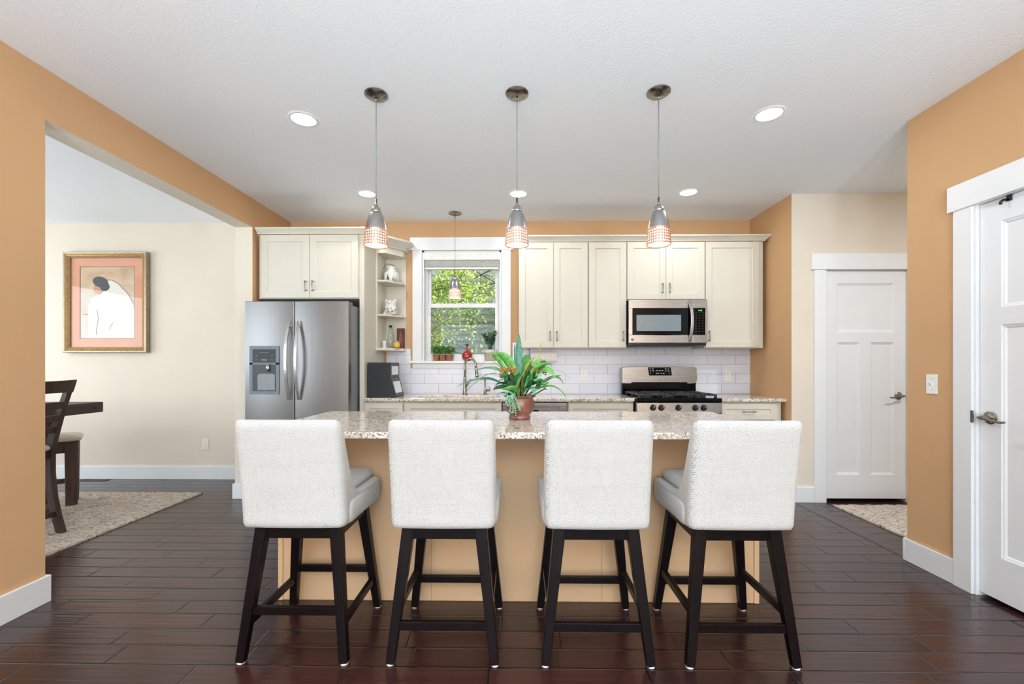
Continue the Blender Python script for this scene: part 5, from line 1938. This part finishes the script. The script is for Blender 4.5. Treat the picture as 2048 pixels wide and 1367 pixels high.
t_ = thing('ribbed_planter', 'beige and white planter with dark stemmed plant on sill', 'potted plant', (-0.30, 4.70, 1.262))
mb = MB()
cx_, cy_ = -0.302, 4.70
rs_ = []
N_ = 60
for k in range(24):
    z = 1.2625 + 0.122 * k / 23
    r_ = 0.052 + 0.020 * k / 23 + (0.0012 if k % 2 else 0)
    rs_.append([(cx_ + r_ * math.cos(2 * PI * i / N_), cy_ + r_ * 0.85 * math.sin(2 * PI * i / N_), z) for i in range(N_)])
vs_ = mb.rings(rs_, True, True)
def paint_planter(c, n):
    return 1 if c.z > 1.353 - 1.262 else 0
mb.build('pot', ['planter_ribbed', 'white_ceramic'], t_, paint=paint_planter)
MB().lathe([(0.066, 1.3848), (0.06, 1.3865)], (cx_, cy_, 0), 24).build('soil', 'soil', t_)
for k in range(6):
    a = rnd.uniform(0, 2 * PI)
    h_ = rnd.uniform(0.11, 0.20)
    sgn = -1 if k % 2 else 1
    b0 = Vector((cx_ + 0.014 * math.cos(a), cy_ + 0.014 * math.sin(a), 1.385))
    tip = b0 + Vector((sgn * rnd.uniform(0.02, 0.085), rnd.uniform(-0.015, 0.01), h_))
    mid = b0.lerp(tip, 0.5) + Vector((-sgn * 0.01, 0, 0.01))
    MB().tube([b0, mid, tip], [0.003, 0.0025, 0.0015], 6).build('stem', 'leaf_zz', t_, smooth=True)
    mb = MB()
    for q in range(7):
        f_ = 0.35 + 0.65 * q / 6
        c = b0.lerp(mid, min(1, f_ * 2)) if f_ < 0.5 else mid.lerp(tip, (f_ - 0.5) * 2)
        for s_ in (-1, 1):
            d_ = Vector((s_ * 0.8, rnd.uniform(-0.5, 0.3), rnd.uniform(0.1, 0.8))).normalized()
            w_ = d_.cross(Vector((0, 1, 0.2))).normalized()
            L_ = rnd.uniform(0.024, 0.036)
            mb.poly([tuple(c), tuple(c + d_ * L_ * .5 + w_ * L_ * .25), tuple(c + d_ * L_), tuple(c + d_ * L_ * .5 - w_ * L_ * .25)])
    o = mb.build('foliage', 'leaf_zz', t_, fix=False)
    o['kind'] = 'stuff'

# paper towel under the cabinet
t_ = thing('paper_towel_roll', 'white paper towel roll mounted under cabinet behind the plant', 'paper towel', (0.255, 4.50, 1.385))
MB().lathe([(0.010, 0.125), (0.056, 0.125), (0.056, 0.390), (0.010, 0.390)], (0, 4.50, 1.301), 32, 'x').build('roll', 'paper_white', t_)
mb = MB()
mb.tube([(0.108, 4.50, 1.301), (0.400, 4.50, 1.301)], 0.006, 8)
mb.box(0.108, 0.113, 4.490, 4.510, 1.292, 1.3840)
mb.box(0.090, 0.125, 4.470, 4.530, 1.3815, 1.3845)
mb.build('holder', 'black_iron', t_)

# ------------------------------------------------------------------ outlets and the switch
def plate(name, label, cat, T, m='white_plastic', kind='outlet', group=None):
    """local: x across, z up, y into the wall (face looks to -y)"""
    o = thing(name, label, cat, tuple(T @ Vector((0, 0, 0))), group)
    MB(T).box(-0.035, 0.035, -0.006, -0.0006, -0.0575, 0.0575).build('cover_plate', m, o, bevel=0.002)
    if kind == 'outlet':
        for s_ in (-1, 1):
            mb = MB(T)
            pts_ = [(0.0165 * math.cos(a), 0.0145 * math.sin(a)) for a in [2 * PI * k / 20 for k in range(20)]]
            mb.rings([[(px_, y_, s_ * 0.0195 + pz_) for px_, pz_ in pts_] for y_ in (-0.0062, -0.0078)])
            so = mb.build('socket', m, o)
            mb = MB(T)
            mb.box(-0.0075, -0.0055, -0.0082, -0.0079, s_ * 0.0195 - 0.001, s_ * 0.0195 + 0.007)
            mb.box(0.0055, 0.0075, -0.0082, -0.0079, s_ * 0.0195 - 0.001, s_ * 0.0195 + 0.006)
            mb.box(-0.002, 0.002, -0.0082, -0.0079, s_ * 0.0195 - 0.009, s_ * 0.0195 - 0.005)
            mb.build('slots', 'slot_dark', so)
    else:
        mb = MB(T)
        mb.hexa([(-0.005, -0.016, 0.002), (0.005, -0.016, 0.002), (0.005, -0.006, -0.012), (-0.005, -0.006, -0.012)], [(-0.005, -0.018, 0.008), (0.005, -0.018, 0.008), (0.005, -0.006, 0.010), (-0.005, -0.006, 0.010)])
        mb.build('toggle', m, o, bevel=0.001)
    for s_ in ((0,) if kind == 'outlet' else (-0.03, 0.03)):
        mb = MB(T).box(-0.0025, 0.0025, -0.0072, -0.0060, s_ - 0.0025, s_ + 0.0025)
        mb.build('screw', 'mid_grey', o, bevel=0.001)
    return o
TY = lambda x, y, z: Matrix.Translation((x, y, z))
plate('outlet', 'white wall outlet on tiles right of the plant', 'outlet', TY(0.687, 4.65, 1.117), group='tile wall outlets')
plate('outlet', 'white wall outlet on tiles right of the range', 'outlet', TY(2.195, 4.65, 1.110), group='tile wall outlets')
plate('outlet', 'almond wall outlet low on the cream dining wall', 'outlet', TY(-3.345, YB, 0.372), 'almond_plastic')
plate('light_switch', 'white toggle light switch on orange wall beside near door', 'light switch', Matrix(((0, 1, 0, XR), (-1, 0, 0, 2.618), (0, 0, 1, 1.106), (0, 0, 0, 1))), kind='switch')

# ------------------------------------------------------------------ dining room
rug = MB()
nx, ny = 70, 60
vs = []
rr_ = random.Random(9)
for j in range(ny + 1):
    row = []
    for i in range(nx + 1):
        x = -5.9 + (-3.0 + 5.9) * i / nx
        y = 1.35 + (4.145 - 1.35) * j / ny
        edge = i in (0, nx) or j in (0, ny)
        z = 0.012 + (0 if edge else rr_.uniform(-0.003, 0.004))
        row.append(rug.v((x + (rr_.uniform(-.003, .003) if edge else 0), y + (rr_.uniform(-.006, .006) if j == ny else 0), z)))
    vs.append(row)
for j in range(ny):
    for i in range(nx):
        rug.f([vs[j][i], vs[j][i + 1], vs[j + 1][i + 1], vs[j + 1][i]])
bord = [vs[0][i] for i in range(nx + 1)] + [vs[j][nx] for j in range(1, ny + 1)] + [vs[ny][i] for i in range(nx - 1, -1, -1)] + [vs[j][0] for j in range(ny - 1, 0, -1)]
low = [rug.bm.verts.new((v_.co.x, v_.co.y, 0.0005)) for v_ in bord]
for i in range(len(bord)):
    j = (i + 1) % len(bord)
    rug.f([bord[i], bord[j], low[j], low[i]])
tag(rug.build('rug', 'rug_wool', smooth=True), 'large beige flecked wool rug under the dining table', 'rug')

rug = MB()
vs = []
nx, ny = 40, 24
for j in range(ny + 1):
    row = []
    for i in range(nx + 1):
        x = 2.727 + 1.5 * i / nx
        y = 3.12 + 0.735 * j / ny
        edge = i in (0, nx) or j in (0, ny)
        row.append(rug.v((x, y + (rr_.uniform(-.012, .012) if j == ny else 0), 0.011 + (0 if edge else rr_.uniform(-0.002, 0.004)))))
    vs.append(row)
for j in range(ny):
    for i in range(nx):
        rug.f([vs[j][i], vs[j][i + 1], vs[j + 1][i + 1], vs[j + 1][i]])
bord = [vs[0][i] for i in range(nx + 1)] + [vs[j][nx] for j in range(1, ny + 1)] + [vs[ny][i] for i in range(nx - 1, -1, -1)] + [vs[j][0] for j in range(ny - 1, 0, -1)]
low = [rug.bm.verts.new((v_.co.x, v_.co.y, 0.0005)) for v_ in bord]
for i in range(len(bord)):
    j = (i + 1) % len(bord)
    rug.f([bord[i], bord[j], low[j], low[i]])
tag(rug.build('rug', 'rug_wool', smooth=True), 'small beige flecked rug in front of the far white door', 'rug')

WD = 'walnut_rustic'
RZ = 0.0175      # top of the rug
tb = thing('dining_table', 'tall dark rustic dining table with thick planked top', 'dining table', (-4.3, 3.05, RZ))
rbox('tabletop', 'walnut_rustic_x', tb, -5.35, -3.592, 2.50, 3.61, 0.858, 0.914, 0.006)
rbox('end_board', 'walnut_rustic_x', tb, -3.590, -3.45, 2.50, 3.61, 0.830, 0.915, 0.006)
for y in (3.54, 3.14, 2.96, 2.57):
    MB().lathe([(0.016, 0.0), (0.016, 0.003), (0.011, 0.004)], (-3.4502, y, 0.872), 18, 'x').build('bolt', 'black_iron', tb)
rbox('apron', WD, tb, -5.20, -3.70, 2.62, 3.49, 0.76, 0.8575, 0.002)
for x in (-5.19, -3.83):
    for y in (2.63, 3.37):
        rbox('leg', WD, tb, x, x + 0.11, y, y + 0.11, RZ, 0.7595, 0.006)

# ladder back chair at the table end (faces -X)
ch = thing('dining_chair', 'dark ladder back counter height chair at the table end', 'chair', (-3.35, 2.90, RZ))
Y0, Y1 = 2.700, 3.135          # outer faces of the two rear posts
def post(y0, y1):
    mb = MB()
    prof_ = [(0.0, -3.322 + 0.045), (0.10, -3.318 + 0.028), (0.30, -3.345), (0.50, -3.352), (0.62, -3.345), (0.74, -3.315), (0.86, -3.275), (0.98, -3.232), (1.075, -3.200)]
    prof_ = [(0.0, -3.262), (0.10, -3.292), (0.25, -3.325), (0.42, -3.343), (0.55, -3.343), (0.66, -3.325), (0.80, -3.288), (0.94, -3.245), (1.062, -3.205)]
    rs_ = []
    for z, x in prof_:
        d_ = 0.050 if z < 0.7 else 0.050 - 0.016 * (z - 0.7) / 0.36
        rs_.append([(x - d_, y0, RZ + z), (x, y0, RZ + z), (x, y1, RZ + z), (x - d_, y1, RZ + z)])
    mb.rings(rs_)
    return mb
post(Y0, Y0 + 0.036).build('rear_leg', WD, ch, bevel=0.003)
post(Y1 - 0.036, Y1).build('rear_leg', WD, ch, bevel=0.003)
for z, h_, x in ((1.005, 0.085, -3.222), (0.890, 0.050, -3.262), (0.800, 0.045, -3.294), (0.715, 0.045, -3.318)):
    mb = MB()
    rs_ = []
    for k in range(9):
        s_ = -1 + 2 * k / 8
        y = (Y0 + Y1) / 2 + s_ * ((Y1 - Y0) / 2 - (0.030 if h_ < 0.08 else -0.006))
        bow = 0.016 * (1 - s_ * s_)
        lean = 0.34
        up = 0.006 * s_ * s_ if h_ > 0.08 else 0
        rs_.append([(x - 0.020 + bow - lean * 0, y, RZ + z), (x + bow, y, RZ + z), (x + bow + h_ * lean, y, RZ + z + h_ + up), (x - 0.020 + bow + h_ * lean, y, RZ + z + h_ + up)])
    mb.rings(rs_)
    mb.build('back_slat', WD, ch, bevel=0.002)
mb = MB()
mb.box(-3.72, -3.36, Y0 + 0.01, Y1 - 0.01, RZ + 0.535, RZ + 0.590)
mb.build('seat_frame', WD, ch, bevel=0.003)
mb = MB()
secs = []
for z, ins in ((0.5905, 0.008), (0.600, 0.0), (0.618, 0.002), (0.630, 0.018), (0.636, 0.05), (0.640, 0.12)):
    secs.append([(px_, py_, RZ + z) for px_, py_ in rrect(-3.735 + ins, -3.345 - ins, Y0 + 0.012 + ins, Y1 - 0.012 - ins, 0.03, 4)])
mb.rings(secs)
mb.build('seat', 'grey_leather', ch, smooth=True)
for y in (Y0, Y1 - 0.04):
    MB().bar((-3.70, y + 0.02, RZ), (-3.70, y + 0.02, RZ + 0.535), 0.036, 0.036, 0.044, 0.040).build('front_leg', WD, ch, bevel=0.003)
    MB().box(-3.68, -3.35, y + 0.008, y + 0.030, RZ + 0.17, RZ + 0.205).build('stretcher', WD, ch, bevel=0.002)
for x, z in ((-3.700, 0.28), (-3.322, 0.12)):
    MB().box(x - 0.011, x + 0.011, Y0 + 0.03, Y1 - 0.03, RZ + z, RZ + z + 0.036).build('stretcher', WD, ch, bevel=0.002)

# cushioned bench on the far side of the table
bn = thing('dining_bench', 'dark bench with cream padded seat beyond the table end', 'bench', (-4.05, 3.7, RZ))
TB = Matrix.Translation((-3.800, 3.745, RZ)) @ Matrix.Rotation(math.radians(43), 4, 'Z')
BL, BD = 0.85, 0.27
for x in (-BL, -0.085):
    for y in (0.0, BD - 0.07):
        MB(TB).bar((x + 0.0425, y + 0.035, 0), (x + 0.0425, y + 0.035, 0.53), 0.075, 0.060, 0.085, 0.07).build('leg', WD, bn, bevel=0.004)
for y in (0.012, BD - 0.035):
    MB(TB).box(-BL + 0.085, -0.085, y, y + 0.023, 0.45, 0.5295).build('apron', WD, bn)
MB(TB).box(-BL + 0.085, -0.085, 0.02, 0.045, 0.19, 0.23).build('stretcher', WD, bn, bevel=0.002)
MB(TB).box(-BL, 0, 0, BD, 0.5305, 0.548).build('seat_board', WD, bn, bevel=0.002)
mb = MB(TB)
secs = []
for z, ins in ((0.5485, 0.0), (0.553, -0.018), (0.570, -0.024), (0.585, -0.018), (0.598, 0.01), (0.606, 0.05), (0.608, 0.10)):
    secs.append([(px_, py_, z) for px_, py_ in rrect(-BL + ins, -ins, ins, BD - ins, 0.04, 4)])
mb.rings(secs)
mb.build('cushion', 'cream_leather', bn, smooth=True)

# floor register
vt = thing('floor_vent', 'brown metal floor register near the dining wall', 'floor vent', (-4.49, 4.60, 0))
rbox('plate', 'reg_brown', vt, -4.64, -4.345, 4.555, 4.635, 0.0005, 0.004, 0.001)
mb = MB()
for r_ in range(3):
    for c_ in range(22):
        x = -4.630 + c_ * 0.0128
        if 10 <= c_ <= 11:
            continue
        mb.box(x, x + 0.007, 4.566 + r_ * 0.021, 4.582 + r_ * 0.021, 0.0040, 0.0046)
mb.build('grille', 'black_iron', vt)

# framed picture
pc = thing('framed_picture', 'framed picture of a robed figure with peach mat', 'picture', (-4.385, 4.655, 1.885))
AX0, AX1, AZ0, AZ1 = -4.842, -3.945, 1.352, 2.420
YF = 4.604
def frame_ring(o0, o1, ya0, ya1, yb_=None):
    """sloped ring between rect inset o0 (depth ya0) and o1 (depth ya1)"""
    q = []
    for ins, y in ((o0, ya0), (o1, ya1)):
        q.append([(AX0 + ins, y, AZ0 + ins), (AX1 - ins, y, AZ0 + ins), (AX1 - ins, y, AZ1 - ins), (AX0 + ins, y, AZ1 - ins)])
    return q
def ring_mesh(steps, name, m, parent):
    mb = MB()
    loops = []
    for ins, y in steps:
        loops.append([(AX0 + ins, y, AZ0 + ins), (AX1 - ins, y, AZ0 + ins), (AX1 - ins, y, AZ1 - ins), (AX0 + ins, y, AZ1 - ins)])
    mb.rings(loops, True, False)
    return mb.build(name, m, parent)
fo = ring_mesh([(0.0, 4.652), (0.0, YF + 0.004), (0.004, YF), (0.018, YF + 0.002), (0.024, YF + 0.008)], 'frame', 'frame_silver', pc)
ring_mesh([(0.024, YF + 0.008), (0.030, YF + 0.004), (0.038, YF + 0.010), (0.044, YF + 0.018)], 'frame_inner', 'frame_gold', fo)
ring_mesh([(0.044, YF + 0.018), (0.050, YF + 0.014), (0.056, YF + 0.020), (0.058, YF + 0.034)], 'frame_lip', 'frame_silver', fo)
rbox('backing', 'cabinet_gap', pc, AX0 + 0.004, AX1 - 0.004, 4.645, 4.652, AZ0 + 0.004, AZ1 - 0.004, 0.0)
# mat board with window
MX, MZ = 0.150, 0.150
mb = MB()
loops = []
for ins, y in ((0.057, 4.640), (0.150, 4.640), (0.153, 4.643)):
    loops.append([(AX0 + ins, y, AZ0 + ins), (AX1 - ins, y, AZ0 + ins), (AX1 - ins, y, AZ1 - ins), (AX0 + ins, y, AZ1 - ins)])
mb.rings(loops, True, False)
mb.build('mat', 'mat_board', pc)
ring_mesh([(0.1495, 4.6394), (0.1545, 4.6394)], 'mat_line', 'art_line', pc)
# the picture itself: plain robed shape with a dark head
t = NT('art_paper')
oo = t.obj()
f_ = t.noise(t.mapping(oo, (3, 3, 6)), 1.2, 4.0)
xyz = t.sep(oo)
t.l(t.ramp(t.math('ADD', f_, t.math('MULTIPLY', xyz[2], 0.55)), [(0.35, (206, 200, 188)), (0.62, (206, 180, 152)), (0.85, (186, 152, 118))]), t.b.inputs['Base Color'])
t.b.inputs['Roughness'].default_value = 0.9
M['art_paper'] = t.m
PX0, PX1, PZ0, PZ1 = AX0 + 0.153, AX1 - 0.153, AZ0 + 0.153, AZ1 - 0.153
pr = MB()
pr.poly([(PX0, 4.6435, PZ0), (PX1, 4.6435, PZ0), (PX1, 4.6435, PZ1), (PX0, 4.6435, PZ1)])
pr = pr.build('print', 'art_paper', pc, fix=False)
def U(u, v, y):
    return (PX0 + (PX1 - PX0) * u, y, PZ0 + (PZ1 - PZ0) * v)
def artpoly(name, m, uv, y):
    mb = MB()
    mb.poly([U(a, b, y) for a, b in uv])
    mb.build(name, m, pr, fix=False)
artpoly('robe', 'art_robe', [(0.14, 0.0), (0.14, 0.45), (0.20, 0.56), (0.30, 0.60), (0.46, 0.80), (0.58, 0.81), (0.72, 0.75), (0.86, 0.64), (0.95, 0.52), (0.99, 0.40), (1.0, 0.0)], 4.6430)
def curve_pts(c, rx, rz, n, a0=0, a1=2 * PI, rot=0.0):
    out = []
    for k in range(n):
        a = a0 + (a1 - a0) * k / n
        x, z = rx * math.cos(a), rz * math.sin(a)
        out.append((c[0] + x * math.cos(rot) - z * math.sin(rot), c[1] + x * math.sin(rot) + z * math.cos(rot)))
    return out
artpoly('face', 'art_skin', curve_pts((0.34, 0.70), 0.10, 0.085, 18), 4.6427)
artpoly('hair', 'art_hair', curve_pts((0.37, 0.79), 0.145, 0.075, 20, rot=-0.15), 4.6424)
artpoly('hair', 'art_hair', curve_pts((0.45, 0.725), 0.09, 0.062, 18), 4.6421)
def artline(pts, w_=0.005):
    mb = MB()
    P_ = [Vector(U(a, b, 4.6418)) for a, b in pts]
    for a, b in zip(P_, P_[1:]):
        d_ = (b - a).normalized()
        n_ = Vector((-d_.z, 0, d_.x)) * w_ / 2
        mb.poly([tuple(a - n_), tuple(b - n_), tuple(b + n_), tuple(a + n_)])
    mb.build('drawn_line', 'art_line', pr, fix=False)
artline([(0.48, 0.82), (0.58, 0.815), (0.68, 0.78), (0.76, 0.71), (0.86, 0.64), (0.92, 0.57), (0.97, 0.48)])
artline([(0.30, 0.40), (0.33, 0.30), (0.32, 0.20), (0.29, 0.12), (0.30, 0.05)])
artline([(0.60, 0.22), (0.55, 0.16), (0.54, 0.12)])
artline([(0.05, 0.34), (0.14, 0.33)])
mb = MB()
mb.poly([(AX0 + 0.057, 4.635, AZ0 + 0.057), (AX1 - 0.057, 4.635, AZ0 + 0.057), (AX1 - 0.057, 4.635, AZ1 - 0.057), (AX0 + 0.057, 4.635, AZ1 - 0.057)])
mb.build('picture_glass', 'glass_picture', pc, fix=False)
# ------------------------------------------------------------------ added fill lamps, unseen, behind the camera and in the hallway
def uplighter(label, x, y):  # invented lamp, never in view, added to throw light onto the ceiling
    t_ = thing('added_uplighter', label, 'added fill lamp', (x, y, 0), 'added fill lights behind the camera')
    MB().lathe([(0.14, 0.0005), (0.14, 0.012), (0.02, 0.02)], (x, y, 0), 28).build('base', 'dark_nickel', t_)
    MB().tube([(x, y, 0.018), (x, y, 0.68)], 0.012, 12).build('pole', 'dark_nickel', t_, smooth=True)
    MB().lathe([(0.02, 0.66), (0.12, 0.71), (0.19, 0.78)], (x, y, 0), 32, caps=False).build('shade', 'white_ceramic', t_, smooth=True, solid=0.004)
    light('AREA', 'ceiling_fill', (x, y, 0.785), (PI, 0, 0), UP_W, (0.74, 0.88, 1.0), 0.34, spread=math.radians(165))
UP_W = 370
uplighter('invented lamp added behind camera to brighten the ceiling, left', -0.7, -2.5)
uplighter('invented lamp added behind camera to brighten the ceiling, right', 0.7, -2.5)
hl = copy_tree(cc)  # extra can out of view, added to light the hallway door
hl.location = (3.25, 2.25, CE)
hl['label'] = 'added ceiling light brightening the hallway, unseen behind the right wall'
light('AREA', 'hall_fill', (3.25, 2.25, CE - 0.008), (0, 0, 0), 34, (0.92, 0.96, 1.0), 0.13)
